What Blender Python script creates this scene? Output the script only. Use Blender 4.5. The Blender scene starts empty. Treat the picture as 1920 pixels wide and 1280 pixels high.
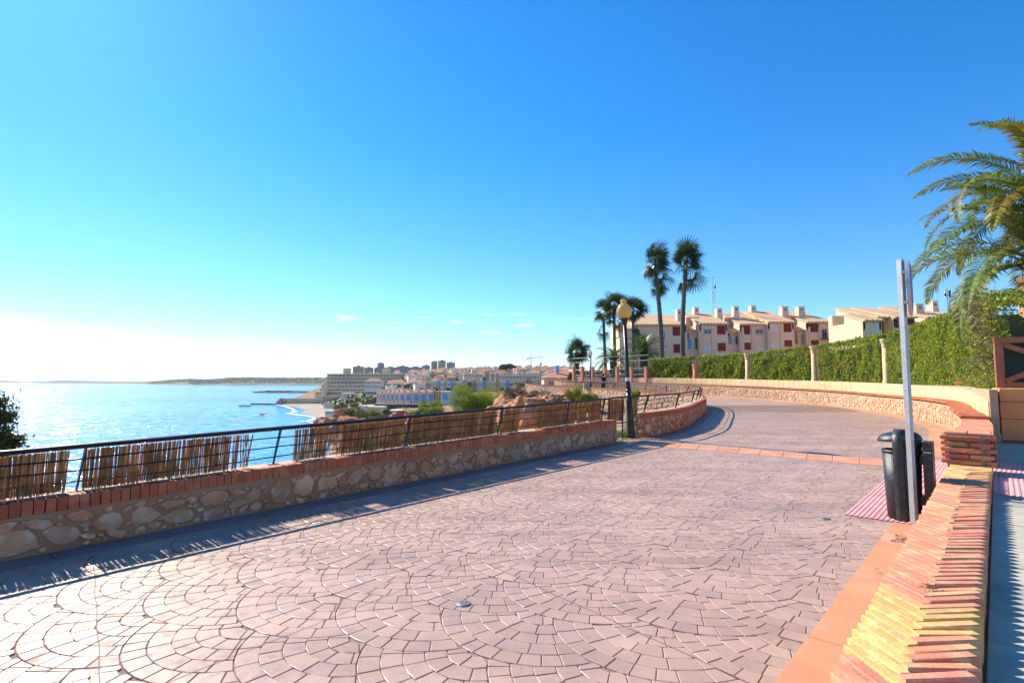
import bpy, math, random
import numpy as np
from mathutils import Vector, Matrix, noise as mnoise
random.seed(7); rng = np.random.default_rng(7)
R = math.radians
scene = bpy.context.scene
C = scene.collection
# ------------------------------------------------------------------ camera
EYE = 1.6
PITCH = math.atan(.074)
cam = bpy.data.cameras.new('camera'); cam.lens = 18.75; cam.sensor_width = 36; cam.clip_start = .05; cam.clip_end = 40000
camo = bpy.data.objects.new('camera', cam); C.objects.link(camo)
camo.location = (0, 0, EYE); camo.rotation_euler = (math.pi/2 + PITCH, 0, 0)
scene.camera = camo
# ------------------------------------------------------------------ light and sky
SUN_EL, SUN_AZ = R(36.6), R(-46.6)
S = Vector((math.sin(SUN_AZ)*math.cos(SUN_EL), math.cos(SUN_AZ)*math.cos(SUN_EL), math.sin(SUN_EL)))
sun = bpy.data.lights.new('sun', 'SUN'); sun.energy = 5.0; sun.angle = R(.5); sun.color = (1, .9, .76)
suno = bpy.data.objects.new('sun', sun); C.objects.link(suno)
suno.rotation_euler = S.to_track_quat('Z', 'Y').to_euler(); suno.location = (0, 0, 50)
scene.view_settings.view_transform = 'Standard'; scene.view_settings.look = 'None'
scene.view_settings.exposure = .85; scene.view_settings.gamma = 1
w = bpy.data.worlds.new('World'); scene.world = w; w.use_nodes = True
nt = w.node_tree; N = nt.nodes; L = nt.links
bgn = N['Background']; bgn.inputs['Strength'].default_value = .102
sky = N.new('ShaderNodeTexSky'); sky.sky_type = 'NISHITA'; sky.sun_disc = False
sky.sun_elevation = SUN_EL; sky.sun_rotation = SUN_AZ; sky.altitude = 30; sky.air_density = 1.0; sky.dust_density = .13; sky.ozone_density = 1.6
hs = N.new('ShaderNodeHueSaturation'); hs.inputs['Saturation'].default_value = 1.12; hs.inputs['Value'].default_value = 1.0
tint = N.new('ShaderNodeMix'); tint.data_type = 'RGBA'; tint.blend_type = 'MULTIPLY'; tint.inputs[0].default_value = 1; L.new(sky.outputs[0], tint.inputs[6]); L.new(tint.outputs[2], hs.inputs['Color'])
def wm(op, a, b=None, c=None):
    n = N.new('ShaderNodeMath'); n.operation = op
    for i, v in enumerate((a, b, c)):
        if v is None: continue
        if isinstance(v, (int, float)): n.inputs[i].default_value = v
        else: L.new(v, n.inputs[i])
    return n.outputs[0]
tc = N.new('ShaderNodeTexCoord'); sx = N.new('ShaderNodeSeparateXYZ'); L.new(tc.outputs['Generated'], sx.inputs[0])
az = wm('ARCTAN2', sx.outputs[0], sx.outputs[1])
el = sx.outputs[2]
tm = N.new('ShaderNodeMix'); tm.data_type = 'RGBA'; tmr = N.new('ShaderNodeMapRange'); tmr.inputs[1].default_value = 0; tmr.inputs[2].default_value = .4; L.new(el, tmr.inputs[0]); L.new(tmr.outputs[0], tm.inputs[0])
tm.inputs[6].default_value = (.68, .88, 1.1, 1); tm.inputs[7].default_value = (.50, .87, 1.22, 1); L.new(tm.outputs[2], tint.inputs[7])
cv = N.new('ShaderNodeCombineXYZ'); L.new(az, cv.inputs[0]); L.new(wm('MULTIPLY', el, 9.0), cv.inputs[1])
n1 = N.new('ShaderNodeTexNoise'); n1.inputs['Scale'].default_value = 2.2; n1.inputs['Detail'].default_value = 6; L.new(cv.outputs[0], n1.inputs['Vector'])
# low veil of cirrus over the sea: its upper edge sinks from the left towards the right
edge = wm('ADD', wm('MULTIPLY_ADD', az, -.11, -.0), wm('MULTIPLY_ADD', n1.outputs[0], .05, -.022))
mr = N.new('ShaderNodeMapRange'); mr.interpolation_type = 'SMOOTHSTEP'; mr.inputs[1].default_value = -.016; mr.inputs[2].default_value = .012
L.new(wm('SUBTRACT', edge, el), mr.inputs[0])
veil = wm('MULTIPLY', mr.outputs[0], .6)
# a few small wisps
cv2 = N.new('ShaderNodeCombineXYZ'); L.new(wm('MULTIPLY', az, 14.0), cv2.inputs[0]); L.new(wm('MULTIPLY', el, 75.0), cv2.inputs[1])
n2 = N.new('ShaderNodeTexNoise'); n2.inputs['Scale'].default_value = 1.0; n2.inputs['Detail'].default_value = 5; L.new(cv2.outputs[0], n2.inputs['Vector'])
mr2 = N.new('ShaderNodeMapRange'); mr2.inputs[1].default_value = .57; mr2.inputs[2].default_value = .7; L.new(n2.outputs[0], mr2.inputs[0])
band = wm('MULTIPLY', wm('COMPARE', el, .105, .022), wm('COMPARE', az, 0.0, .32))
wisp = wm('MULTIPLY', wm('MULTIPLY', mr2.outputs[0], band), .55)
cl = wm('MAXIMUM', veil, wisp)
mx = N.new('ShaderNodeMix'); mx.data_type = 'RGBA'; L.new(cl, mx.inputs[0]); L.new(hs.outputs[0], mx.inputs[6]); mx.inputs[7].default_value = (6.4, 7.2, 7.5, 1)
L.new(mx.outputs[2], bgn.inputs['Color'])

# ------------------------------------------------------------------ geometry of the view: pixel rays of the photograph give real positions
CP, SP = math.cos(PITCH), math.sin(PITCH)
def ray(u, v):
    a, b = (u-960)/1000, -(v-640)/1000
    return a, CP-b*SP, SP+b*CP
def G(u, v, z=0.):
    r = ray(u, v); t = (z-EYE)/r[2]; return Vector((r[0]*t, r[1]*t, z))
def A(u, v, D):
    r = ray(u, v); t = D/r[1]; return Vector((r[0]*t, D, EYE+r[2]*t))
# ------------------------------------------------------------------ helpers
def tag(o, label=None, cat=None, group=None, kind=None):
    if label: o['label'] = label
    if cat: o['category'] = cat
    if group: o['group'] = group
    if kind: o['kind'] = kind
    return o
WL = {}
def obj(name, mesh, parent=None, loc=(0, 0, 0), rot=None, scale=None):
    o = bpy.data.objects.new(name, mesh); C.objects.link(o)
    loc = Vector(loc)
    if parent is not None:
        o.parent = parent; loc = loc - WL.get(parent.name, Vector((0, 0, 0)))
    o.location = loc
    WL[o.name] = Vector(loc) + (WL.get(parent.name, Vector((0, 0, 0))) if parent else Vector((0, 0, 0)))
    if rot is not None: o.rotation_euler = rot
    if scale is not None: o.scale = scale
    return o
def thing(name, loc, label, cat, group=None, kind=None):
    return tag(obj(name, None, None, loc), label, cat, group, kind)
def copy_tree(o, loc=None, rotz=None, scale=None, label=None, parent=None):
    c = o.copy(); C.objects.link(c)
    if parent is not None: c.parent = parent
    for ch in o.children: copy_tree(ch, parent=c)
    if loc is not None: c.location = loc
    if rotz is not None: c.rotation_euler = (0, 0, rotz)
    if scale is not None: c.scale = scale if not isinstance(scale, (int, float)) else (scale,)*3
    if label: c['label'] = label
    return c
class MB:
    def __init__(s): s.v = []; s.f = []; s.t = []; s.mi = []
    def face(s, pts, tint=1., mi=0):
        b = len(s.v); s.v.extend([tuple(p) for p in pts]); s.f.append(tuple(range(b, b+len(pts)))); s.t.append(tint); s.mi.append(mi)
    def add(s, vs, fs, tint=1., mi=0):
        b = len(s.v); s.v.extend([tuple(p) for p in vs]); s.f.extend([tuple(i+b for i in f) for f in fs]); s.t.extend([tint]*len(fs)); s.mi.extend([mi]*len(fs))
    def box(s, c, d, rot=0., tint=1., mi=0, taper=1.):
        cx, cy, cz = c; dx, dy, dz = d[0]/2, d[1]/2, d[2]/2; cr, sr = math.cos(rot), math.sin(rot); vs = []
        for k, (a, b, e) in enumerate([(-1,-1,-1),(1,-1,-1),(1,1,-1),(-1,1,-1),(-1,-1,1),(1,-1,1),(1,1,1),(-1,1,1)]):
            q = taper if e > 0 else 1
            x, y = a*dx*q, b*dy*q; vs.append((cx+x*cr-y*sr, cy+x*sr+y*cr, cz+e*dz))
        s.add(vs, [(3,2,1,0),(4,5,6,7),(0,1,5,4),(1,2,6,5),(2,3,7,6),(3,0,4,7)], tint, mi)
    def tube(s, pts, rad, n=8, caps=True, tint=1., mi=0):
        pts = [Vector(p) for p in pts]
        if isinstance(rad, (int, float)): rad = [rad]*len(pts)
        rings = []; vs = []; fs = []
        for i, p in enumerate(pts):
            d = (pts[min(i+1, len(pts)-1)]-pts[max(i-1, 0)]).normalized()
            up = Vector((0, 0, 1)) if abs(d.z) < .9 else Vector((1, 0, 0))
            a = d.cross(up).normalized(); b = d.cross(a)
            for k in range(n):
                t = 2*math.pi*k/n; vs.append(p+(a*math.cos(t)+b*math.sin(t))*rad[i])
        for i in range(len(pts)-1):
            for k in range(n):
                k2 = (k+1) % n; fs.append((i*n+k, i*n+k2, (i+1)*n+k2, (i+1)*n+k))
        if caps: fs.append(tuple(range(n-1, -1, -1))); fs.append(tuple(range((len(pts)-1)*n, len(pts)*n)))
        s.add(vs, fs, tint, mi)
    def lathe(s, prof, c=(0, 0, 0), n=20, tint=1., mi=0):
        vs = []; fs = []
        for r, z in prof:
            for k in range(n):
                t = 2*math.pi*k/n; vs.append((c[0]+r*math.cos(t), c[1]+r*math.sin(t), c[2]+z))
        for i in range(len(prof)-1):
            for k in range(n):
                k2 = (k+1) % n; fs.append((i*n+k, i*n+k2, (i+1)*n+k2, (i+1)*n+k))
        fs.append(tuple(range(n-1, -1, -1))); fs.append(tuple(range((len(prof)-1)*n, len(prof)*n)))
        s.add(vs, fs, tint, mi)
    def prism(s, poly, z0, z1, tint=1., mi=0):
        n = len(poly); z0 = z0 if isinstance(z0, (list, tuple)) else [z0]*n; z1 = z1 if isinstance(z1, (list, tuple)) else [z1]*n
        vs = [(p[0], p[1], a) for p, a in zip(poly, z0)]+[(p[0], p[1], a) for p, a in zip(poly, z1)]
        fs = [tuple(range(n-1, -1, -1)), tuple(range(n, 2*n))]+[(i, (i+1) % n, (i+1) % n+n, i+n) for i in range(n)]
        s.add(vs, fs, tint, mi)
    def mesh(s, name, mats, smooth=False):
        m = bpy.data.meshes.new(name); m.from_pydata(s.v, [], s.f)
        for q in (mats if isinstance(mats, (list, tuple)) else [mats]): m.materials.append(q)
        at = m.attributes.new('tint', 'FLOAT', 'FACE'); at.data.foreach_set('value', s.t)
        if any(s.mi): m.polygons.foreach_set('material_index', s.mi)
        if smooth: m.polygons.foreach_set('use_smooth', [True]*len(s.f))
        m.update(); return m
    def build(s, name, mats, parent=None, smooth=False, world=True, loc=(0, 0, 0)):
        # vertices in world coordinates: the child is placed so that they stay there
        m = s.mesh(name, mats, smooth); return obj(name, m, parent, loc)
def quads(name, V, nv, mats, tint=None, parent=None, smooth=False, mi=None):
    """V: (n, nv, 3) array -> n separate polygons of nv corners"""
    n = len(V); m = bpy.data.meshes.new(name)
    m.vertices.add(n*nv); m.vertices.foreach_set('co', V.reshape(-1).astype(np.float32))
    m.loops.add(n*nv); m.loops.foreach_set('vertex_index', np.arange(n*nv, dtype=np.int32))
    m.polygons.add(n); m.polygons.foreach_set('loop_start', np.arange(n, dtype=np.int32)*nv); m.polygons.foreach_set('loop_total', np.full(n, nv, dtype=np.int32))
    for q in (mats if isinstance(mats, (list, tuple)) else [mats]): m.materials.append(q)
    if mi is not None: m.polygons.foreach_set('material_index', mi.astype(np.int32))
    at = m.attributes.new('tint', 'FLOAT', 'FACE'); at.data.foreach_set('value', (np.ones(n) if tint is None else tint).astype(np.float32))
    m.update(calc_edges=True); m.validate()
    return m
def mat(name, c1, c2=None, scale=4., rough=.8, bump=0., bscale=None, rnd=0., tintv=False, spec=.4, metal=0., trans=0., detail=5., contrast=(.35, .65), hue=0., bdist=.02, c3=None, c3s=1.):
    m = bpy.data.materials.new(name); m.use_nodes = True; t = m.node_tree; n = t.nodes; l = t.links; b = n['Principled BSDF']
    b.inputs['Roughness'].default_value = rough; b.inputs['Specular IOR Level'].default_value = spec; b.inputs['Metallic'].default_value = metal
    g = n.new('ShaderNodeNewGeometry'); c2 = c2 or tuple(min(1, x*.8) for x in c1); c1, c2 = [tuple(x*.86 for x in q) for q in (c1, c2)]; c3 = c3 and tuple(x*.86 for x in c3)
    no = n.new('ShaderNodeTexNoise'); no.inputs['Scale'].default_value = scale; no.inputs['Detail'].default_value = detail; l.new(g.outputs['Position'], no.inputs['Vector'])
    mp = n.new('ShaderNodeMapRange'); mp.inputs[1].default_value, mp.inputs[2].default_value = contrast; l.new(no.outputs[0], mp.inputs[0])
    mi = n.new('ShaderNodeMix'); mi.data_type = 'RGBA'; l.new(mp.outputs[0], mi.inputs[0]); mi.inputs[6].default_value = (*c1, 1); mi.inputs[7].default_value = (*c2, 1)
    col = mi.outputs[2]
    if c3:
        n3 = n.new('ShaderNodeTexNoise'); n3.inputs['Scale'].default_value = c3s; n3.inputs['Detail'].default_value = 8; l.new(g.outputs['Position'], n3.inputs['Vector'])
        m3 = n.new('ShaderNodeMapRange'); m3.inputs[1].default_value = .52; m3.inputs[2].default_value = .66; l.new(n3.outputs[0], m3.inputs[0])
        x3 = n.new('ShaderNodeMix'); x3.data_type = 'RGBA'; l.new(m3.outputs[0], x3.inputs[0]); l.new(col, x3.inputs[6]); x3.inputs[7].default_value = (*c3, 1); col = x3.outputs[2]
    if rnd or tintv:
        h = n.new('ShaderNodeHueSaturation'); l.new(col, h.inputs['Color'])
        if tintv:
            a = n.new('ShaderNodeAttribute'); a.attribute_name = 'tint'; src = a.outputs['Fac']
        else:
            oi = n.new('ShaderNodeObjectInfo'); r2 = n.new('ShaderNodeMapRange'); r2.inputs[3].default_value = 1-rnd; r2.inputs[4].default_value = 1+rnd
            l.new(oi.outputs['Random'], r2.inputs[0]); src = r2.outputs[0]
            if hue:
                mm = n.new('ShaderNodeMath'); mm.operation = 'MULTIPLY'; mm.inputs[1].default_value = 7.31; l.new(oi.outputs['Random'], mm.inputs[0])
                fr = n.new('ShaderNodeMath'); fr.operation = 'FRACT'; l.new(mm.outputs[0], fr.inputs[0])
                r3 = n.new('ShaderNodeMapRange'); r3.inputs[3].default_value = .5-hue; r3.inputs[4].default_value = .5+hue; l.new(fr.outputs[0], r3.inputs[0]); l.new(r3.outputs[0], h.inputs['Hue'])
        l.new(src, h.inputs['Value']); col = h.outputs[0]
    l.new(col, b.inputs['Base Color'])
    if bump:
        bn = n.new('ShaderNodeTexNoise'); bn.inputs['Scale'].default_value = bscale or scale*4; bn.inputs['Detail'].default_value = 6; l.new(g.outputs['Position'], bn.inputs['Vector'])
        bu = n.new('ShaderNodeBump'); bu.inputs['Strength'].default_value = bump; bu.inputs['Distance'].default_value = bdist; l.new(bn.outputs[0], bu.inputs['Height']); l.new(bu.outputs[0], b.inputs['Normal'])
    if trans:
        tr = n.new('ShaderNodeBsdfTranslucent'); l.new(col, tr.inputs[0]); ms = n.new('ShaderNodeMixShader'); ms.inputs[0].default_value = trans
        l.new(b.outputs[0], ms.inputs[1]); l.new(tr.outputs[0], ms.inputs[2]); l.new(ms.outputs[0], n['Material Output'].inputs[0])
    return m
M = {}
M['cobble'] = mat('stamped_concrete', (.52, .35, .265), (.45, .295, .225), 1.1, .5, .3, 45, tintv=True, spec=.4, bdist=.003, c3=(.41, .285, .225), c3s=.45)
M['joint'] = mat('joint_concrete', (.37, .25, .195), (.29, .19, .15), 9, .9, .4, 80, spec=.1)
M['border'] = mat('border_concrete', (.27, .2, .19), (.2, .15, .145), 3, .6, .3, 50, rnd=.08, bdist=.004)
M['orange'] = mat('orange_concrete', (.72, .32, .16), (.6, .25, .13), 2.5, .7, .35, 60, rnd=.05, bdist=.004, c3=(.62, .36, .25), c3s=1.7)
M['pink'] = mat('pink_tile', (.84, .44, .42), (.76, .36, .35), 3, .6, .2, 70, rnd=.07, bdist=.003)
M['slab'] = mat('pale_slab', (.56, .51, .4), (.44, .41, .33), 3, .8, .5, 70, rnd=.06, bdist=.004, c3=(.4, .38, .32), c3s=2)
M['mortar'] = mat('wall_mortar', (.56, .26, .13), (.44, .19, .09), 2.2, .9, .8, 40, bdist=.012, c3=(.44, .27, .17), c3s=1.3)
M['stone'] = mat('wall_stone', (.78, .41, .24), (.66, .26, .12), 4, .8, .9, 26, rnd=.2, hue=.008, bdist=.016, c3=(.82, .52, .34), c3s=6)
M['stonej'] = mat('wall_stone_small', (.62, .46, .3), (.5, .32, .19), 3, .85, .6, 20, tintv=True, bdist=.02)
M['mortar_pale'] = mat('pale_mortar', (.56, .38, .24), (.47, .3, .19), 2.2, .9, .6, 30, bdist=.012)
M['capbrick'] = mat('cap_brick', (.58, .16, .065), (.46, .115, .05), 6, .8, .5, 50, rnd=.13, hue=.007, bdist=.006, c3=(.6, .24, .12), c3s=5)
M['brickj'] = mat('cap_brick_far', (.48, .17, .095), (.38, .12, .07), 2, .8, .3, 20, tintv=True)
M['ledge'] = mat('ledge_mortar', (.58, .46, .34), (.46, .36, .27), 5, .9, .6, 40, bdist=.01)
M['kbrick'] = mat('kerb_brick', (.72, .27, .14), (.66, .34, .2), 9, .8, .6, 60, rnd=.1, hue=.014, bdist=.006, c3=(.76, .42, .22), c3s=9)
M['ybrick'] = mat('yellow_brick', (.82, .47, .15), (.74, .38, .15), 7, .8, .6, 60, rnd=.14, hue=.01, bdist=.006, c3=(.85, .6, .25), c3s=12)
M['pbrick'] = mat('pier_brick', (.6, .2, .09), (.4, .15, .08), 8, .85, .8, 50, rnd=.3, hue=.025, bdist=.01, c3=(.42, .22, .14), c3s=12)
M['kmortar'] = mat('kerb_mortar', (.44, .36, .27), (.33, .26, .2), 14, .95, 1., 70, bdist=.012)
M['black'] = mat('black_paint', (.012, .012, .014), (.02, .02, .022), 8, .38, .15, 60, spec=.5)
M['tbeige'] = mat('town_window_beige', (.46, .36, .27), (.4, .31, .24), .1, .8)  # muted beige-brown of the hotel windows, low contrast to the walls
M['rail'] = mat('rail_paint', (.016, .012, .014), (.03, .022, .02), 8, .45, .15, 60, spec=.5)
M['reed'] = mat('reed', (.74, .46, .21), (.5, .29, .13), 6, .85, 0, tintv=True, trans=.45)
M['binp'] = mat('bin_plastic', (.014, .017, .024), (.026, .03, .038), 7, .42, .25, 70, spec=.45, c3=(.05, .05, .055), c3s=18)
M['galv'] = mat('galvanised_steel', (.5, .51, .53), (.42, .43, .45), 25, .5, .1, 40, spec=.5, metal=.55)
M['signblue'] = mat('sign_blue', (.05, .16, .6), (.04, .13, .5), 3, .35)
M['white'] = mat('white_paint', (.78, .78, .76), (.7, .7, .68), 3, .6)
M['globe'] = mat('lamp_globe', (.82, .62, .2), (.78, .56, .16), 4, .35, trans=.45)
M['globew'] = mat('lamp_globe_pale', (.85, .82, .7), (.8, .76, .62), 4, .35, trans=.4)
M['cream'] = mat('cream_block', (.80, .60, .33), (.72, .52, .27), 1.5, .85, .3, 30, rnd=.06, bdist=.008, c3=(.74, .5, .3), c3s=1.1)
M['ochre'] = mat('ochre_render', (.95, .36, .14), (.85, .3, .12), 2, .85, .4, 30, bdist=.01)
M['terra'] = mat('terracotta_column', (.62, .27, .16), (.56, .23, .14), 2, .85)
M['wood'] = mat('stained_timber', (.42, .14, .07), (.3, .1, .05), 9, .6, .4, 50)
M['leaf'] = mat('hedge_leaf', (.36, .44, .04), (.2, .28, .03), 1.4, .5, tintv=True, trans=.35, spec=.3, c3=(.33, .31, .05), c3s=2.6)
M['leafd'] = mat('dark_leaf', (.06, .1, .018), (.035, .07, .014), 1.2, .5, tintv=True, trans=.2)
M['leafy'] = mat('yellow_green_leaf', (.36, .36, .03), (.22, .27, .025), .8, .55, tintv=True, trans=.35)
M['leafp'] = mat('pine_leaf', (.34, .4, .02), (.2, .28, .016), .6, .6, tintv=True, trans=.3)
M['leafs'] = mat('slope_scrub_leaf', (.13, .17, .03), (.07, .11, .025), .1, .7, tintv=True, trans=.2)
M['twig'] = mat('dry_twig', (.2, .15, .1), (.14, .1, .07), 3, .9, tintv=True)
M['greyleaf'] = mat('grey_scrub', (.13, .125, .075), (.09, .085, .055), 1.5, .8, tintv=True, trans=.15)
M['bark'] = mat('bark', (.14, .095, .065), (.09, .06, .045), 6, .9, .8, 20)
M['palmtrunk'] = mat('palm_trunk', (.17, .135, .11), (.1, .08, .07), 7, .9, .8, 20)
M['frond'] = mat('palm_frond', (.13, .2, .03), (.09, .15, .025), 1.5, .4, tintv=True, trans=.3, spec=.5)
M['frondb'] = mat('palm_frond_near', (.26, .32, .05), (.15, .22, .035), 1.6, .5, tintv=True, trans=.35, spec=.3, c3=(.26, .2, .04), c3s=.9)
M['frondd'] = mat('palm_frond_bronze', (.38, .22, .02), (.22, .25, .03), .9, .42, tintv=True, trans=.35, spec=.5)
M['fan'] = mat('fan_frond', (.075, .11, .02), (.045, .075, .016), 1.5, .4, tintv=True, trans=.2, spec=.5)
M['wallp'] = mat('pink_render', (.95, .66, .48), (.9, .62, .45), .5, .85)
M['wallc'] = mat('cream_render', (.92, .66, .42), (.88, .62, .4), .5, .85)
M['roof'] = mat('roof_tile', (.70, .44, .22), (.58, .34, .17), 2.0, .85, rnd=.04)
M['roofr'] = mat('roof_tile_red', (.50, .22, .13), (.42, .19, .11), .3, .85, rnd=.12)
M['shut'] = mat('red_shutter', (.26, .022, .012), (.22, .018, .01), 2, .6)
M['wglass'] = mat('window_glass', (.04, .05, .06), (.03, .035, .045), 2, .08, spec=.8)
M['wblue'] = mat('blue_shutter', (.16, .42, .85), (.14, .38, .8), .5, .6)
M['twhite'] = mat('town_white', (.85, .76, .64), (.78, .7, .6), .05, .9, rnd=.1)
M['tcream'] = mat('town_cream', (.8, .6, .38), (.72, .53, .33), .05, .9, rnd=.12)
M['tochre'] = mat('town_ochre', (.66, .38, .12), (.6, .34, .11), .1, .9)
M['tgrey'] = mat('town_grey', (.36, .34, .36), (.3, .29, .31), .1, .8)  # even grey for town windows, posts and metalwork
M['tbrick'] = mat('town_brick', (.34, .2, .15), (.29, .18, .14), .05, .9, rnd=.08)
M['tblue'] = mat('town_bluegrey', (.24, .3, .38), (.2, .25, .33), .05, .8)
M['redrock'] = mat('red_rock', (.5, .13, .07), (.38, .14, .07), .3, .95, 1., 1., bdist=.3, c3=(.3, .24, .1), c3s=.25)
M['rock'] = mat('ochre_rock', (.62, .26, .1), (.5, .2, .09), .9, .95, 1., 3., bdist=.3, c3=(.5, .4, .28), c3s=1.4)
M['rockg'] = mat('grey_rock', (.3, .24, .18), (.2, .16, .13), .2, .95, 1., .6, bdist=.6)
M['sand'] = mat('beach_sand', (.42, .34, .25), (.35, .28, .21), .05, .95, c3=(.46, .38, .29), c3s=.03)
M['foam'] = mat('sea_foam', (.85, .87, .88), (.7, .75, .78), .4, .8)
M['shirt'] = mat('dark_shirt', (.012, .012, .02), None, 9, .9)
M['trous'] = mat('dark_trousers', (.01, .01, .016), None, 9, .9)
M['skin'] = mat('skin', (.4, .22, .15), None, 9, .6)
M['hair'] = mat('hair', (.015, .01, .008), None, 9, .7)
M['soil'] = mat('dry_soil', (.38, .26, .16), (.3, .2, .13), 1.5, .95, .8, 12, bdist=.03)
M['grass'] = mat('lawn', (.1, .16, .03), (.07, .12, .02), 1, .9)
M['steel'] = mat('lid_steel', (.2, .22, .25), (.3, .32, .35), 30, .45, .3, 120, metal=.6)

# worn paving: broken-up gloss, fine speckle, long stains
t = M['cobble'].node_tree; g = t.nodes.new('ShaderNodeNewGeometry'); b = t.nodes['Principled BSDF']
def _n(sc, lo, hi, a, c, det=8, vec=None):
    n = t.nodes.new('ShaderNodeTexNoise'); n.inputs['Scale'].default_value = sc; n.inputs['Detail'].default_value = det; t.links.new(vec or g.outputs['Position'], n.inputs['Vector'])
    r = t.nodes.new('ShaderNodeMapRange'); r.inputs[1].default_value = lo; r.inputs[2].default_value = hi; r.inputs[3].default_value = a; r.inputs[4].default_value = c; t.links.new(n.outputs[0], r.inputs[0]); return r.outputs[0]
t.links.new(_n(7, .35, .68, .36, .72), b.inputs['Roughness'])
mpp = t.nodes.new('ShaderNodeMapping'); mpp.inputs['Rotation'].default_value = (0, 0, R(-52)); mpp.inputs['Scale'].default_value = (.22, 1.5, 1); t.links.new(g.outputs['Position'], mpp.inputs[0])
src = b.inputs['Base Color'].links[0].from_socket
for f in (_n(90, .3, .7, .88, 1.1), _n(1., .45, .62, 1.04, .86, 8, mpp.outputs[0]), _n(14, .56, .72, 1., .84)):
    v = t.nodes.new('ShaderNodeVectorMath'); v.operation = 'SCALE'; t.links.new(src, v.inputs[0]); t.links.new(f, v.inputs['Scale']); src = v.outputs[0]
t.links.new(src, b.inputs['Base Color'])

class Curve:
    """smooth plan curve; right-hand normal"""
    def __init__(s, pts, n=24):
        P = [Vector((p[0], p[1])) for p in pts]; out = []
        for i in range(len(P)-1):
            p0 = P[max(i-1, 0)]; p1 = P[i]; p2 = P[i+1]; p3 = P[min(i+2, len(P)-1)]
            for k in range(n):
                t = k/n
                out.append(.5*((2*p1)+(p2-p0)*t+(2*p0-5*p1+4*p2-p3)*t*t+(3*p1-p0-3*p2+p3)*t**3))
        out.append(P[-1]); s.p = out; s.s = [0.]
        for a, b in zip(out, out[1:]): s.s.append(s.s[-1]+(b-a).length)
        s.L = s.s[-1]; s.sn = np.array(s.s); s.x = np.array([q.x for q in out]); s.y = np.array([q.y for q in out])
    def at(s, d, off=0.):
        x = float(np.interp(d, s.sn, s.x)); y = float(np.interp(d, s.sn, s.y))
        e = .15; a = (np.interp(min(d+e, s.L), s.sn, s.x)-np.interp(max(d-e, 0), s.sn, s.x), np.interp(min(d+e, s.L), s.sn, s.y)-np.interp(max(d-e, 0), s.sn, s.y))
        l = math.hypot(*a) or 1; t = (a[0]/l, a[1]/l)
        return Vector((x+t[1]*off, y-t[0]*off)), Vector(t), Vector((t[1], -t[0]))
    def near(s, x, y):
        i = int(np.argmin((s.x-x)**2+(s.y-y)**2)); return s.s[i]
def rise(y): return .022*min(max(0., y-28), 38)
def ribbon(mb, cv, s0, s1, o0, o1, z0, z1, step=.5, tint=1., zrise=True, mi=0):
    """closed rectangular section swept along a curve between offsets o0<o1 (right positive), heights z0..z1 over the ground rise"""
    n = max(1, int((s1-s0)/step)); vs = []; fs = []
    for i in range(n+1):
        d = s0+(s1-s0)*i/n; a, _, _ = cv.at(d, o0); b, _, _ = cv.at(d, o1); c, _, _ = cv.at(d); g = rise(c.y) if zrise else 0
        za = z0(d) if callable(z0) else z0; zb = z1(d) if callable(z1) else z1
        vs += [(a.x, a.y, za+g), (b.x, b.y, za+g), (b.x, b.y, zb+g), (a.x, a.y, zb+g)]
    for i in range(n):
        q = i*4
        for k in range(4): fs.append((q+k, q+(k+1) % 4, q+4+(k+1) % 4, q+4+k))
    fs.append((3, 2, 1, 0)); fs.append((n*4, n*4+1, n*4+2, n*4+3)); mb.add(vs, fs, tint, mi)
# ================================================================== SEA AND LAND
SEA = -24.
m = bpy.data.materials.new('sea_water'); m.use_nodes = True; t_ = m.node_tree; b_ = t_.nodes['Principled BSDF']
b_.inputs['Roughness'].default_value = .14; b_.inputs['Specular IOR Level'].default_value = .32; b_.inputs['IOR'].default_value = 1.33
g_ = t_.nodes.new('ShaderNodeNewGeometry')
def tnoise(sc, det, sxy=(1, 1, 1)):
    mp = t_.nodes.new('ShaderNodeMapping'); mp.inputs['Scale'].default_value = sxy; mp.inputs['Rotation'].default_value = (0, 0, R(20)); t_.links.new(g_.outputs['Position'], mp.inputs[0])
    n = t_.nodes.new('ShaderNodeTexNoise'); n.inputs['Scale'].default_value = sc; n.inputs['Detail'].default_value = det; t_.links.new(mp.outputs[0], n.inputs[0]); return n.outputs[0]
mxc = t_.nodes.new('ShaderNodeMix'); mxc.data_type = 'RGBA'; mxc.inputs[6].default_value = (.012, .19, .58, 1); mxc.inputs[7].default_value = (.03, .32, .66, 1)
mrc = t_.nodes.new('ShaderNodeMapRange'); mrc.inputs[1].default_value = .4; mrc.inputs[2].default_value = .62; t_.links.new(tnoise(.006, 6, (1, .35, 1)), mrc.inputs[0]); t_.links.new(mrc.outputs[0], mxc.inputs[0]); t_.links.new(mxc.outputs[2], b_.inputs['Base Color'])
def nvec(sc, det, sxy, k):
    mp = t_.nodes.new('ShaderNodeMapping'); mp.inputs['Scale'].default_value = sxy; mp.inputs['Rotation'].default_value = (0, 0, R(25)); t_.links.new(g_.outputs['Position'], mp.inputs[0])
    n = t_.nodes.new('ShaderNodeTexNoise'); n.inputs['Scale'].default_value = sc; n.inputs['Detail'].default_value = det; t_.links.new(mp.outputs[0], n.inputs[0])
    s_ = t_.nodes.new('ShaderNodeVectorMath'); s_.operation = 'SUBTRACT'; s_.inputs[1].default_value = (.5, .5, .5); t_.links.new(n.outputs['Color'], s_.inputs[0])
    m_ = t_.nodes.new('ShaderNodeVectorMath'); m_.operation = 'MULTIPLY'; m_.inputs[1].default_value = (k, k, 0); t_.links.new(s_.outputs[0], m_.inputs[0]); return m_.outputs[0]
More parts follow.
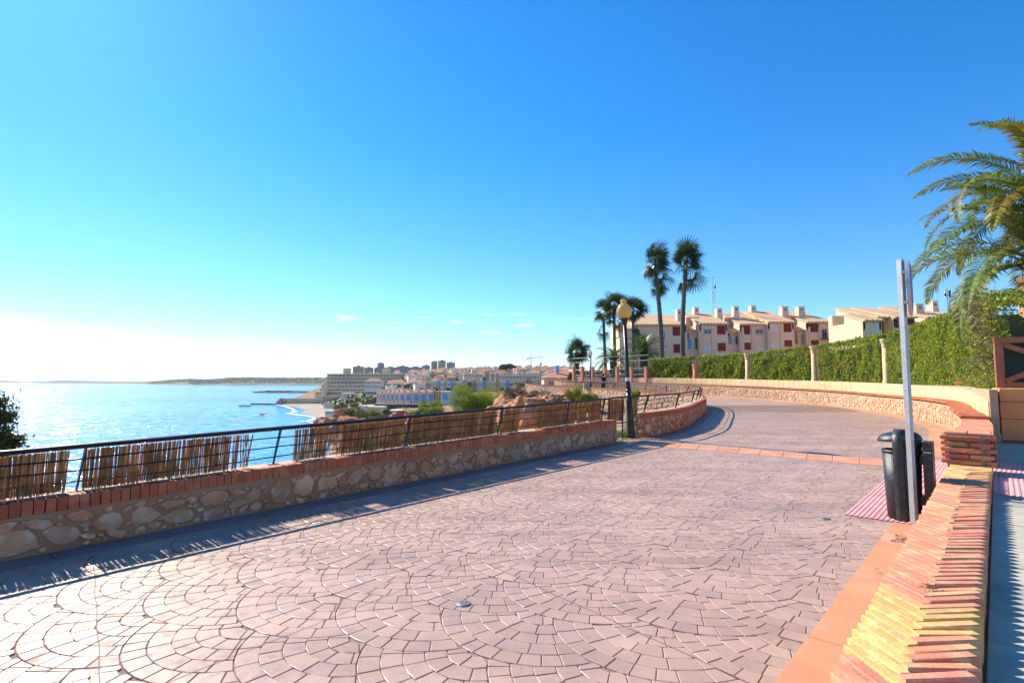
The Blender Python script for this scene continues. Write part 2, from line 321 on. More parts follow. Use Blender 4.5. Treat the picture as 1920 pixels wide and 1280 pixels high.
def vadd(a, b=None, c=(0, 0, 1), op='ADD'):
    n = t_.nodes.new('ShaderNodeVectorMath'); n.operation = op; t_.links.new(a, n.inputs[0])
    if b is not None: t_.links.new(b, n.inputs[1])
    elif op == 'ADD': n.inputs[1].default_value = c
    return n.outputs[0]
nrm = vadd(vadd(vadd(nvec(1.3, 3, (1, 1.6, 1), 1.5), nvec(.13, 3, (1, 1.8, 1), .9))), op='NORMALIZE')
bA = t_.nodes.new('ShaderNodeBump'); bA.inputs['Strength'].default_value = 1; bA.inputs['Distance'].default_value = 2.2; t_.links.new(tnoise(.16, 3, (1, 2.2, 1)), bA.inputs['Height'])
bB = t_.nodes.new('ShaderNodeBump'); bB.inputs['Strength'].default_value = 1; bB.inputs['Distance'].default_value = .55; t_.links.new(tnoise(.9, 5, (1, 1.7, 1)), bB.inputs['Height']); t_.links.new(bA.outputs[0], bB.inputs['Normal']); t_.links.new(nrm, b_.inputs['Normal'])
mb = MB(); mb.face([(-9000, -600, SEA), (9000, -600, SEA), (9000, 8600, SEA), (-9000, 8600, SEA)]); tag(mb.build('sea', m), kind='structure')

# ---- land: heights tabulated at real distances along a few directions (a = x/y)
near = lambda y, z0=.12: [(2, -.5), (y+.15, -.5), (y+.55, z0)]
headland = [(2700, -28), (3300, -25), (3420, -14), (3700, 12), (5000, 18), (9500, 18)]
T = {
 -2.6: [(1, -.5), (2.2, -.5), (3.2, 0), (5, -2), (20, -20), (30, -28), (9500, -30)],
 -1.6: [(2, -.5), (3.2, -.5), (3.7, .1), (5, -.6), (14, -9), (36, -27), (9500, -30)],
 -.96: near(5.2)+[(6.6, 0), (9, -2.5), (25, -15), (45, -26.5), (100, -28), (9500, -30)],
 -.69: near(6.5)+[(7.8, 0), (11, -2.6), (27, -15), (50, -26.5), (100, -28), (4200, -28), (5200, -24.5), (6000, -10), (9500, -5)],
 -.62: near(6.9)+[(8, 0), (11, -2.6), (28, -15), (50, -26.5), (100, -28), (3300, -27), (3800, -24.4), (4100, -6), (4600, 8), (9500, 8)],
 -.52: near(7.7)+[(9, 0), (12, -2.6), (30, -15), (55, -26.5), (100, -28)]+headland,
 -.43: near(8.6)+[(10, 0), (13, -2.4), (33, -15), (65, -26.5), (100, -28), (560, -28), (590, -27), (640, -27), (700, -28)]+headland,
 -.40: near(9)+[(10.4, 0), (13, -2.3), (34, -15), (68, -26.5), (560, -26.5), (596, -22), (612, -18.5), (640, -17), (700, -28)]+headland,
 -.37: near(9.2)+[(10.7, 0), (13.5, -2.2), (36, -14), (75, -26.5), (585, -26.5), (592, -18.8), (605, -16), (650, -9), (720, -10), (850, -28)]+headland,
 -.345: near(9.5)+[(11, 0), (14, -2.1), (38, -13), (90, -25), (240, -26), (585, -26.5), (592, -18.5), (620, -12), (680, -2), (760, -4), (950, -26)]+headland,
 -.32: near(9.8)+[(11.3, 0), (14, -2), (40, -12), (100, -19), (170, -17.5), (215, -11.6), (240, -11), (262, -16), (300, -21.5), (560, -20.5), (600, -14), (660, -6), (740, 3), (900, 4), (1500, 14), (9500, 14)],
 -.28: near(10)+[(11.6, 0), (14.5, -1.9), (42, -10), (100, -14), (160, -13.2), (200, -13.2), (228, -14.2), (262, -13), (300, -15), (400, -18), (560, -15), (620, -8), (740, 5), (1000, 10), (1500, 19), (9500, 20)],
 -.20: near(10.4)+[(12, 0), (15, -1.8), (40, -6.5), (80, -8.5), (150, -11.2), (200, -12.8), (228, -14), (262, -13), (300, -13), (340, -12), (400, -9), (460, -5), (600, 3), (800, 10), (1200, 19), (1600, 22), (9500, 22)],
 -.10: near(10.9)+[(12.5, 0), (15, -1.6), (40, -3.8), (60, -5), (100, -6.6), (160, -9), (240, -12), (310, -12.6), (350, -9.5), (400, -6), (480, -1.5), (600, 5), (800, 14), (1200, 22), (9500, 24)],
 -.02: near(11.2)+[(12.8, 0), (15, -1.3), (22, -3), (33, -4), (42, -3.5), (60, -3.5), (80, -4.5), (120, -5.5), (200, -6.5), (300, -10.5), (400, -4.5), (480, 0), (600, 6), (800, 16), (1200, 24), (9500, 26)],
 .05: near(11.8)+[(13.2, 0), (15, -1), (22, -2), (30, -1.5), (36, -.3), (46, .2), (54, .25), (66, .3), (90, -1), (200, -4), (400, -3), (480, 0), (600, 7), (800, 17), (1200, 25), (9500, 26)],
 .12: near(12.6)+[(14, 0), (16, -1), (24, -1.6), (34, -.8), (44, -.3), (56, .2), (66, .4), (90, .6), (200, 0), (400, 1), (600, 7), (800, 16), (9500, 26)],
 .22: [(2, -.5), (14.2, -.5), (16, -.3), (19, -1), (30, -1.6), (38, -1.), (44, -.3), (56, .1), (66, .4), (90, .9), (200, 2), (600, 8), (9500, 26)],
 .31: [(2, -.5), (18, -.6), (22, -1.3), (33, -1.3), (36, -.8), (44, -.3), (56, .1), (66, .4), (90, .9), (200, 2), (600, 8), (9500, 26)],
 .36: [(2, -.5), (28, -.5), (44, -.2), (56, .1), (66, .4), (90, .9), (200, 2), (600, 8), (9500, 26)],
 2.8: [(2, -.5), (28, -.5), (44, -.2), (56, .1), (66, .4), (90, .9), (200, 2), (600, 8), (9500, 26)],
}
ka = sorted(T)
ny = 380; ys = np.exp(np.linspace(math.log(2.), math.log(9400), ny))
cols = np.array([np.interp(np.log(ys), np.log([max(p[0], .5) for p in T[a]]), [p[1] for p in T[a]]) for a in ka])
aa = np.unique(np.concatenate([np.linspace(-2.6, -.7, 50), np.linspace(-.7, .4, 300), np.linspace(.4, 2.8, 40)]))
Z = np.array([np.interp(aa, ka, cols[:, j]) for j in range(ny)])      # (ny, na)
def land_z(x, y):
    a = x/max(y, .01); j = np.interp(math.log(max(y, 2)), np.log(ys), np.arange(ny)); j0 = int(j); j1 = min(j0+1, ny-1); f = j-j0
    return float(np.interp(a, aa, Z[j0])*(1-f)+np.interp(a, aa, Z[j1])*f)
na = len(aa); vs = []
for j in range(ny):
    y = ys[j]; amp = min(1.6, .012*max(0, y-11)) if y < 1500 else 3
    for i in range(na):
        x = aa[i]*y; z = Z[j, i]; k = 1.
        if aa[i] > .2 and y < 70: k = 0.
        if y > 9: z += k*amp*(mnoise.noise(Vector((x*.11, y*.11, 3)))*.9+mnoise.noise(Vector((x*.5, y*.5, 7)))*.35+(mnoise.noise(Vector((x*.012, y*.012, 1)))*1.6 if y > 120 else 0))
        vs.append((x, y, z))
fs = [(j*na+i, j*na+i+1, (j+1)*na+i+1, (j+1)*na+i) for j in range(ny-1) for i in range(na-1)]
me = bpy.data.meshes.new('hillside'); me.from_pydata(vs, [], fs); me.polygons.foreach_set('use_smooth', [True]*len(fs))
# ground material: sand low down, red and ochre rock on steep faces, dry scrub elsewhere
lm = bpy.data.materials.new('coastal_ground'); lm.use_nodes = True; t2 = lm.node_tree; n2_ = t2.nodes; l2 = t2.links; pb = n2_['Principled BSDF']; pb.inputs['Roughness'].default_value = .95; pb.inputs['Specular IOR Level'].default_value = .15
g2 = n2_.new('ShaderNodeNewGeometry')
def nz(sc, lo, hi, det=6):
    n = n2_.new('ShaderNodeTexNoise'); n.inputs['Scale'].default_value = sc; n.inputs['Detail'].default_value = det; l2.new(g2.outputs['Position'], n.inputs['Vector'])
    r = n2_.new('ShaderNodeMapRange'); r.inputs[1].default_value = lo; r.inputs[2].default_value = hi; l2.new(n.outputs[0], r.inputs[0]); return r.outputs[0]
def mixc(f, a, b):
    x = n2_.new('ShaderNodeMix'); x.data_type = 'RGBA'; l2.new(f, x.inputs[0])
    for k, q in ((6, a), (7, b)):
        if isinstance(q, tuple): x.inputs[k].default_value = (*q, 1)
        else: l2.new(q, x.inputs[k])
    return x.outputs[2]
soil = mixc(nz(.35, .4, .6), (.36, .25, .15), (.27, .19, .11))
soil = mixc(nz(.05, .5, .62), soil, (.42, .14, .075))
scrub = mixc(nz(.6, .35, .6), (.10, .12, .035), (.16, .14, .06))
ground = mixc(nz(.09, .47, .53, 9), soil, scrub)
sxyz = n2_.new('ShaderNodeSeparateXYZ'); l2.new(g2.outputs['Normal'], sxyz.inputs[0])
sl = n2_.new('ShaderNodeMapRange'); sl.inputs[1].default_value = .86; sl.inputs[2].default_value = .74; l2.new(sxyz.outputs[2], sl.inputs[0])
ground = mixc(sl.outputs[0], ground, mixc(nz(.2, .45, .6), (.5, .24, .12), (.38, .26, .16)))
sp = n2_.new('ShaderNodeSeparateXYZ'); l2.new(g2.outputs['Position'], sp.inputs[0])
lo = n2_.new('ShaderNodeMapRange'); lo.inputs[1].default_value = -21.6; lo.inputs[2].default_value = -22.6; l2.new(sp.outputs[2], lo.inputs[0])
ground = mixc(lo.outputs[0], ground, (.42, .33, .24))
farm = n2_.new('ShaderNodeMapRange'); farm.inputs[1].default_value = 1000; farm.inputs[2].default_value = 1800; l2.new(sp.outputs[1], farm.inputs[0])
ground = mixc(farm.outputs[0], ground, mixc(nz(.01, .42, .6), (.05, .075, .03), (.17, .13, .07)))
l2.new(ground, pb.inputs['Base Color'])
bu = n2_.new('ShaderNodeBump'); bu.inputs['Strength'].default_value = .8; bu.inputs['Distance'].default_value = .25; nb = n2_.new('ShaderNodeTexNoise'); nb.inputs['Scale'].default_value = 2.5; nb.inputs['Detail'].default_value = 8
l2.new(g2.outputs['Position'], nb.inputs['Vector']); l2.new(nb.outputs[0], bu.inputs['Height']); l2.new(bu.outputs[0], pb.inputs['Normal'])
me.materials.append(lm); me.update(); tag(obj('hillside', me), kind='structure')
# ground on the landward side and behind the viewpoint
mb = MB(); mb.face([(-60, -60, -.6), (400, -60, -.6), (400, 2.2, -.6), (-2, 2.2, -.6), (-9, 2.2, -.6), (-60, -30, -.6)]); tag(mb.build('ground', lm), kind='structure')

# ---- beach with its scalloped waterline, surf along it
shore_px = [(470, 757.2), (520, 758.4), (531, 760.3), (541, 762.5), (550, 766), (555.6, 770.6), (553, 772.4), (548, 773.6), (542.5, 774.8), (559, 777), (578, 779), (588, 781), (593, 783), (589, 786), (582, 788.4), (578, 789.6), (587, 791.5), (595, 794), (603, 800), (606, 808), (606, 816), (600, 830)]
shore = [G(u, v, SEA) for u, v in shore_px]
land_px = [(470, 755.9), (520, 756.3), (545, 756.2), (560, 756), (575, 756.2), (590, 756.6), (608, 757.2), (620, 760), (630, 765), (626, 769), (620, 773), (617, 776), (614, 779), (612, 781), (611, 784), (610, 786), (610, 788), (610, 790), (614, 795), (618, 802), (620, 810), (620, 822)]
inland = [G(u, v, SEA+1.2) for u, v in land_px]
mb = MB()
for i in range(len(shore)-1):
    a, b_2, c, d = shore[i], shore[i+1], inland[i+1], inland[i]
    mb.face([(a.x, a.y, SEA-.4), (b_2.x, b_2.y, SEA-.4), (c.x, c.y, SEA+1.2), (d.x, d.y, SEA+1.2)])
    mb.face([(d.x, d.y, SEA+1.2), (c.x, c.y, SEA+1.2), (c.x+14, c.y+6, SEA+1.1), (d.x+14, d.y+6, SEA+1.1)])
tag(mb.build('beach', M['sand']), kind='structure')
def surf(pts, w, name='surf'):
    mb = MB()
    for i in range(len(pts)-1):
        a, b3 = pts[i], pts[i+1]; n = 6
        for k in range(n):
            p = a.lerp(b3, k/n); q = a.lerp(b3, (k+1)/n); d = (q-p).normalized(); o = Vector((-d.y, d.x, 0))
            w0 = w*(.5+abs(mnoise.noise(p*.07))*1.4); w1 = w*(.5+abs(mnoise.noise(q*.07))*1.4)
            mb.face([(p.x-o.x*w0*.4, p.y-o.y*w0*.4, SEA+.06), (q.x-o.x*w1*.4, q.y-o.y*w1*.4, SEA+.06), (q.x+o.x*w1, q.y+o.y*w1, SEA+.06), (p.x+o.x*w0, p.y+o.y*w0, SEA+.06)])
    return tag(mb.build(name, M['foam']), kind='structure')
surf([p+Vector((-1.5, -1, 0)) for p in shore], 2.6)
for pl in ([(442, 760), (455, 759.5), (470, 760), (482, 759.4), (500, 759)], [(445, 782), (455, 781.6), (468, 781.4)], [(470, 779), (482, 778), (494, 777.6), (500, 778.4)], [(560, 789), (570, 790.2), (580, 790.8)], [(470, 737), (500, 737.2), (540, 736.8)], [(330, 718.2), (420, 720), (480, 721.5), (560, 723)]):
    surf([G(u, v, SEA) for u, v in pl], 2. if pl[0][1] > 740 else 7.)
def rock(name, c, r, mat_, label, group=None, seed=0, sub=4, amp=.35, freq=1.2, flat=1.):
    import bmesh
    bm = bmesh.new(); bmesh.ops.create_icosphere(bm, subdivisions=sub, radius=1)
    for v in bm.verts:
        p = v.co.copy(); n = mnoise.noise(p*freq+Vector((seed, 0, 0)))*amp+mnoise.noise(p*freq*3+Vector((seed, 5, 0)))*amp*.45+mnoise.noise(p*freq*9+Vector((seed, 5, 9)))*amp*.16
        k = 1+n; v.co = Vector((p.x*k*r[0], p.y*k*r[1], max(-1, min(flat, p.z*1.25))*k*r[2]))
    me = bpy.data.meshes.new(name); bm.to_mesh(me); bm.free(); me.materials.append(mat_)
    o = obj(name, me, None, c); return tag(o, label, 'rock', group)
for i, (u, v, r, lab) in enumerate([(461, 761.2, (7, 4, 1.1), 'dark flat rock awash in the sea, farthest out from the beach'), (492, 777.4, (3, 2, .8), 'small dark rock awash near the second cove of the beach'), (503, 758, (3, 2, .9), 'tiny rock at the sea end of the beach sand bar')]):
    rock('sea_rock', G(u, v, SEA), r, M['rockg'], lab, 'rocks awash off the beach', i)
rock('headland_rock', G(528, 758, SEA)+Vector((0, 6, 0)), (9, 7, 6), M['rockg'], 'dark rocky point at the sea end of the beach promenade wall', None, 8)
rock('breakwater', A(528, 735, 1180)+Vector((0, 0, -1)), (58, 12, 4.5), M['rockg'], 'low rocky breakwater running out into the blue sea', None, 9, freq=3)

# ================================================================== THE PROMENADE
CA = Curve([(-8.6, -.35), (-4.52, 4.84), (-2.28, 7.7), (0, 10.6), (2.73, 14.08)])
CB = Curve([(3.5, 15.0), (3.95, 15.45), (4.6, 16.3), (6.08, 18.7), (8.07, 23.1), (9.9, 27.4), (11.05, 30.8), (11.25, 32.6), (10.8, 34.4), (9.9, 36.4), (8.7, 40), (6.7, 46), (4.7, 50), (2.9, 53.5), (2.0, 57), (2.0, 62), (2.6, 68)])
CR = Curve([(6.15, 7.45), (8.7, 10.35), (11.5, 14.), (14.73, 18.19), (16.86, 22.16), (18.54, 26.49), (19.5, 31), (19.5, 35), (18.6, 40), (16.3, 46.5), (12, 53), (6.8, 59), (5.4, 63), (5.6, 70)])
K0 = Vector((1.31, 2.23)); dW = Vector((.672, .741)).normalized(); nW = Vector((dW.y, -dW.x)); KA = math.atan2(dW.y, dW.x)
def W(s, t, z=0.): p = K0+dW*s+nW*t; return Vector((p.x, p.y, z))
lx = np.concatenate([CA.x, CB.x]); ly = np.concatenate([CA.y, CB.y])
ky = np.concatenate([[-3.], CR.y]); kx = np.concatenate([[K0.x+dW.x/dW.y*(-3-K0.y)], CR.x])
xl = lambda y: float(np.interp(y, ly, lx)); xr = lambda y: float(np.interp(y, ky, kx))
road = MB(); top = MB(); yy = list(np.arange(-2.5, 33, .5))+list(np.arange(33, 72, 1.))
for a, b_2 in zip(yy, yy[1:]):
    q = [(xl(a)-.2, a), (xr(a)+.2, a), (xr(b_2)+.2, b_2), (xl(b_2)-.2, b_2)]
    road.face([(x, y, rise(y)-.0085) for x, y in q])
    if a >= 32.99: top.face([(x, y, rise(y)-.002) for x, y in q])
ROAD = tag(road.build('road', M['joint']), kind='structure')
top.build('road_surface', M['cobble'], ROAD)
# scalloped stamped setts: fish-scale fans of concentric courses
dP = Vector((.617, .787)); nP = Vector((.787, -.617)); RF, SX, SY = .7, .67, .7
cob = []
def clip(poly, nx, ny_, c):
    out = []
    for i in range(len(poly)):
        p, q = poly[i], poly[(i+1) % len(poly)]; a = p[0]*nx+p[1]*ny_-c; b = q[0]*nx+q[1]*ny_-c
        if a >= 0: out.append(p)
        if (a >= 0) != (b >= 0): t = a/(a-b); out.append((p[0]+(q[0]-p[0])*t, p[1]+(q[1]-p[1])*t))
    return out
gap = .0023
for j in range(-16, 24):
    for i in range(-8, 62):
        cs = .77+.7+i*SX+(SX/2 if j % 2 else 0); cn = -4.29+j*SY
        wx, wy = dP.x*cs+nP.x*cn, dP.y*cs+nP.y*cn
        if wy < .8 or wy > 34 or wx < xl(wy)-1.2 or wx > xr(wy)+1.2 or abs(wx) > wy*1.15+1.6: continue
        far = wy > 13
        for k in range(6):
            r1 = RF-k*.127; r0 = max(r1-.127, .0)
            if r1 < .08: continue
            th = -R(100)+random.random()*.12; al = (.115+.06*random.random())
            while th < R(100):
                dth = (al*(.8+.5*random.random()))/max((r0+r1)/2, .09); t0, t1 = th, min(th+dth, R(103)); th = t1
                ra, rb = r0+gap, r1-gap; e0 = gap/max(rb, .05); e1 = gap/max(ra, .05)
                poly = [(-rb*math.cos(a), rb*math.sin(a)) for a in (t0+e0, (t0+t1)/2, t1-e0)]+[(-ra*math.cos(a), ra*math.sin(a)) for a in (t1-e1, t0+e1)]
                for qx, qy in ((SX/2, SY), (SX/2, -SY), (SX, 0)):
                    mxx = sum(p[0] for p in poly)/len(poly); myy = sum(p[1] for p in poly)/len(poly); vx, vy = mxx-qx, myy-qy; l = math.hypot(vx, vy) or 1
                    if min(math.hypot(p[0]-qx, p[1]-qy) for p in poly) < RF+gap:
                        poly = clip(poly, vx/l, vy/l, (qx*vx+qy*vy)/l+RF+gap)
                        if len(poly) < 3: break
                if len(poly) < 3: continue
                ar = .5*abs(sum(poly[a][0]*poly[(a+1) % len(poly)][1]-poly[(a+1) % len(poly)][0]*poly[a][1] for a in range(len(poly))))
                if ar < .0016: continue
                W2 = [(dP.x*(cs+p[0])+nP.x*(cn+p[1]), dP.y*(cs+p[0])+nP.y*(cn+p[1])) for p in poly]
                cx = sum(p[0] for p in W2)/len(W2); cy = sum(p[1] for p in W2)/len(W2)
                if cy < 1. or cx < xl(cy)+.28 or cx > xr(cy)-.3 or cy > 33.1: continue
                cob.append((cx, cy, W2))
cob.sort(key=lambda c: (c[0]**2+c[1]**2))
def cobble_geo(mb, cx, cy, P, full, ox=0, oy=0):
    A2 = .5*sum(P[a][0]*P[(a+1) % len(P)][1]-P[(a+1) % len(P)][0]*P[a][1] for a in range(len(P)))
    if A2 < 0: P = P[::-1]
    n = len(P); g = rise(cy); dz = (random.random()-.5)*.002; kt = .018 if cy < 6 else .009; tx, ty = (random.random()-.5)*kt, (random.random()-.5)*kt; tint = .9+random.random()*.2
    def zz(x, y): return g+dz+(x-cx)*tx+(y-cy)*ty
    if not full:
        mb.face([(x-ox, y-oy, zz(x, y)) for x, y in P], tint); return
    ins = []
    for x, y in P:
        d = math.hypot(x-cx, y-cy) or 1; k = max(0, 1-.005/d); ins.append((cx+(x-cx)*k, cy+(y-cy)*k))
    vs = [(x-ox, y-oy, zz(x, y)) for x, y in ins]+[(x-ox, y-oy, zz(x, y)-.0025) for x, y in P]+[(x-ox, y-oy, g-.009) for x, y in P]
    fs = [tuple(range(n))]
    for i in range(n):
        i2 = (i+1) % n; fs += [(n+i, n+i2, i2, i), (2*n+i, 2*n+i2, n+i2, n+i)]
    mb.add(vs, fs, tint)
rest = MB(); cnt = 0
for cx, cy, P in cob:
    vis = cy > 2.3 and abs(cx)/cy < 1.0
    if vis and cnt < 300:
        mb = MB(); cobble_geo(mb, cx, cy, P, True, cx, cy); obj('cobble', mb.mesh('cobble', M['cobble']), ROAD, (cx, cy, 0)); cnt += 1
    else: cobble_geo(rest, cx, cy, P, cy < 16)
tag(rest.build('cobble_paving', M['cobble'], ROAD), kind='stuff')
print('cobbles', len(cob))
# flat slabs laid flush (proud of the setts by a few millimetres)
def slab_mesh(name, q, zs, mt, th=.03, bev=.006):
    c = sum((Vector((p[0], p[1])) for p in q), Vector((0, 0)))/len(q); mb = MB(); n = len(q)
    o = [Vector((p[0], p[1])) for p in q]; i_ = [c+(p-c)*(1-bev/(p-c).length) for p in o]
    vs = [(p.x-c.x, p.y-c.y, z) for p, z in zip(i_, zs)]+[(p.x-c.x, p.y-c.y, z-bev*.7) for p, z in zip(o, zs)]+[(p.x-c.x, p.y-c.y, z-th) for p, z in zip(o, zs)]
    fs = [tuple(range(n))]
    for k in range(n):
        k2 = (k+1) % n; fs += [(n+k, n+k2, k2, k), (2*n+k, 2*n+k2, n+k2, n+k)]
    mb.add(vs, fs); return mb.mesh(name, mt), c
def strip_slabs(cv, s0, s1, o0, o1, pitch, mt, parent, zz=.007, name='paving_slab', g=.004):
    s = s0
    while s < s1:
        e = min(s+pitch*random.uniform(.94, 1.06), s1); pts = []
        for d, o in ((s+g, o0), (s+g, o1), (e-g, o1), (e-g, o0)): p, _, _ = cv.at(d, o); pts.append((p.x, p.y))
        if o1 > o0: pass
        a = sum(pts[k][0]*pts[(k+1) % 4][1]-pts[(k+1) % 4][0]*pts[k][1] for k in range(4))
        if a < 0: pts = pts[::-1]
        me, c = slab_mesh(name, pts, [zz+rise(p[1]) for p in pts], mt); obj(name, me, parent, (c.x, c.y, 0)); s = e
strip_slabs(CA, 0, CA.L, .0, .33, 1.0, M['border'], ROAD, name='border_slab')
strip_slabs(CB, .3, 20, .0, .33, 1.0, M['border'], ROAD, name='border_slab')
strip_slabs(CR, 4.9, 46, -.55, .02, 1.25, M['orange'], ROAD, name='edging_slab')
KL = Curve([(K0+dW*-3), (K0+dW*12)]); strip_slabs(KL, 1.2, 7.96, -.43, .03, 1.6, M['orange'], ROAD, name='edging_slab')
L0, L1, R0, R1 = Vector((3.62, 13.25)), Vector((3.98, 14.12)), Vector((7.05, 10.12)), Vector((7.62, 10.98))
for k in range(10):
    a, b_2 = k/10, (k+1)/10; w0 = L0.lerp(R0, a+.001); w1 = L0.lerp(R0, b_2-.001); w2 = L1.lerp(R1, b_2-.001); w3 = L1.lerp(R1, a+.001)
    me, c = slab_mesh('band_slab', [w0, w1, w2, w3], [.008]*4, M['orange']); obj('band_slab', me, ROAD, (c.x, c.y, 0))
# sawn movement joints across and along the stamped paving
mb = MB()
def SN(s, n, z=.0026): return Vector((dP.x*s+nP.x*n, dP.y*s+nP.y*n, z))
for s0_ in (1.18, 3.95, 6.7, 9.5):
    prev = None
    for n_ in np.linspace(-6.1, -.75, 40):
        c = SN(s0_-.235*(n_+4.4)+.004*math.sin(n_*9), n_); 
        if prev is not None: d_ = (c-prev).normalized(); o_ = Vector((-d_.y, d_.x, 0))*.0028; mb.face([prev-o_, c-o_, c+o_, prev+o_])
        prev = c
prev = None
for s_ in np.linspace(.5, 13, 90):
    c = SN(s_, -3.275+.004*math.sin(s_*7)); 
    if prev is not None: o_ = Vector((-dP.y, dP.x, 0))*.0022; mb.face([prev-o_, c-o_, c+o_, prev+o_])
    prev = c
mb.build('sawn_joint', M['joint'], ROAD)
# ribbed pink tiles
mb = MB(); ts = .298; nr = 6
prof = []
for k in range(nr):
    x0 = -ts/2+ts*k/nr; w_ = ts/nr; prof += [(x0, 0), (x0+w_*.2, .006), (x0+w_*.55, .006), (x0+w_*.75, 0)]
prof.append((ts/2, 0)); vs = []
for x, z in prof: vs += [(x, -ts/2, z), (x, ts/2, z)]
fs = [(2*i, 2*i+2, 2*i+3, 2*i+1) for i in range(len(prof)-1)]; mb.add(vs, fs); mb.box((0, 0, -.014), (ts, ts, .026)); TILE = mb.mesh('ribbed_tile', M['pink'])
for i in range(21):
    for j in range(3):
        s, t = 5.1+i*.3, -.15-.3*j
        p = W(s, t, .012); obj('ribbed_tile', TILE, ROAD, p, (0, 0, KA-math.pi/2))
# drain lids
for (u, v, lab) in ((870, 1131, 'round grey metal lid set in the pink setts at the front'), (1548, 972, 'round grey metal lid set in the setts near the litter bin')):
    c = G(u, v, .004); o = thing('manhole_cover', c, lab, 'manhole cover', 'small round lids in the paving'); mb = MB(); mb.lathe([(.052, -.01), (.052, .002), (.048, .005)], n=24); mb.build('rim', M['steel'], o, loc=c)
    mb = MB(); mb.lathe([(.044, -.005), (.044, .007), (.040, .008)], n=24); [mb.box((.018*math.cos(a), .018*math.sin(a), .009), (.012, .006, .003), a) for a in np.arange(0, 6.28, 1.05)]; mb.build('cover', M['steel'], o, loc=c)
# ------------------------------------------------------------------ right-hand footpath, one step up
FZ = .38
mb = MB(); q = [W(-4, .40), W(11.4, .42), Vector((10.2, 11.75, 0)), Vector((13, 11.75, 0)), Vector((20, 7, 0)), W(-4, 8)]; mb.prism([(p.x, p.y) for p in q], -.5, FZ-.03); FP = tag(mb.build('footpath', M['joint']), kind='structure')
for i in range(-3, 25):
    for j in range(8):
        s, t = i*.47, .43+j*.62
        if 5.35 < s+.2 < 8.4: continue
        q = [W(s+.006, t+.62-.004), W(s+.47-.006, t+.62-.004), W(s+.47-.006, t+.004), W(s+.006, t+.004)]
        me, c = slab_mesh('paving_slab', [(p.x, p.y) for p in q], [FZ]*4, M['slab']); obj('paving_slab', me, FP, (c.x, c.y, random.uniform(-.002, .002)))
for i in range(10):
    for j in range(9): obj('ribbed_tile', TILE, FP, W(5.46+i*.3, .58+.3*j, FZ+.004), (0, 0, KA-math.pi/2))

# ------------------------------------------------------------------ stones: irregular proud faces, laid on wall faces
def stone_geo(seed):
    r_ = random.Random(seed); n = r_.choice((5, 6, 6, 7, 8)); pts = []
    for k in range(n):
        a = 2*math.pi*(k+r_.uniform(-.28, .28))/n; q = r_.uniform(.68, 1.2); pts.append((math.cos(a)*q*.5, math.sin(a)*q*.5))
    vs = []; tilt = (r_.uniform(-.25, .25), r_.uniform(-.25, .25))
    for k_, d in ((1, -.3), (1, .5), (.93, .88), (.5, .98)):
        for x, z in pts: vs.append((x*k_, d+(x*tilt[0]+z*tilt[1])*(1 if d > 0 else 0)+r_.uniform(-.08, .08)*(d > .5), z*k_))
    vs.append((0, 1.02, 0)); fs = []
    for l in range(3):
        for k in range(n): k2 = (k+1) % n; fs.append((l*n+k2, l*n+k, (l+1)*n+k, (l+1)*n+k2))
    for k in range(n): fs.append((3*n+(k+1) % n, 3*n+k, 4*n))
    return vs, fs
SG = [stone_geo(100+i) for i in range(16)]
STONES = []
for v_, f_ in SG:
    mb = MB(); mb.add(v_, f_); STONES.append(mb.mesh('stone', M['stone']))
def pack(L0_, L1_, H0, H1, sizes, tries, fill=1.06, seed=1):
    r_ = random.Random(seed); out = []; cell = {}
    for (a, b_), nt_ in zip(sizes, tries):
        for _ in range(nt_):
            w_ = r_.uniform(a, b_); h_ = w_*r_.uniform(.45, .95); rot = r_.uniform(-.5, .5)
            if h_ > (H1-H0): continue
            x = r_.uniform(L0_, L1_); z = r_.uniform(H0+h_*.45, H1-h_*.45); ok = True; cx = int(x/.6)
            for k in (cx-1, cx, cx+1):
                for (x2, z2, w2, h2, _r) in cell.get(k, ()):
                    if ((x-x2)/((w_+w2)*.5*fill))**2+((z-z2)/((h_+h2)*.5*fill))**2 < 1: ok = False; break
                if not ok: break
            if ok: q = (x, z, w_, h_, rot); out.append(q); cell.setdefault(cx, []).append(q)
    return out
def frame(cv, d, z, side, off=0., s_=1.):
    p, t, n = cv.at(d, off); n = n*side
    return Vector((p.x, p.y, z+rise(p.y))), math.atan2(n.y, n.x)-math.pi/2
def lay_stones(cv, stones, side, off, parent, depth, mt=None, joined=False, limit=300, key=None):
    if key: stones = sorted(stones, key=key)
    mb = MB(); r_ = random.Random(5); k = 0
    for (d, z, w_, h_, rot) in stones:
        p, a = frame(cv, d, z, side, off); dep = depth*r_.uniform(.5, 1.3)
        if not joined and k < limit:
            o = obj('stone', r_.choice(STONES), parent, p); o.rotation_mode = 'XYZ'; o.rotation_euler = (0, rot, a); o.scale = (w_, dep, h_); k += 1
        else:
            v_, f_ = r_.choice(SG); cr, sr = math.cos(a), math.sin(a); c2, s2 = math.cos(rot), math.sin(rot); vs = []
            for x, y, z_ in v_:
                x, y, z_ = x*w_, y*dep, z_*h_; x, z_ = x*c2+z_*s2, -x*s2+z_*c2; vs.append((p.x+x*cr-y*sr, p.y+x*sr+y*cr, p.z+z_))
            mb.add(vs, f_, r_.uniform(.72, 1.2))
    if mb.v: tag(mb.build('stonework', mt or M['stonej'], parent), kind='stuff')
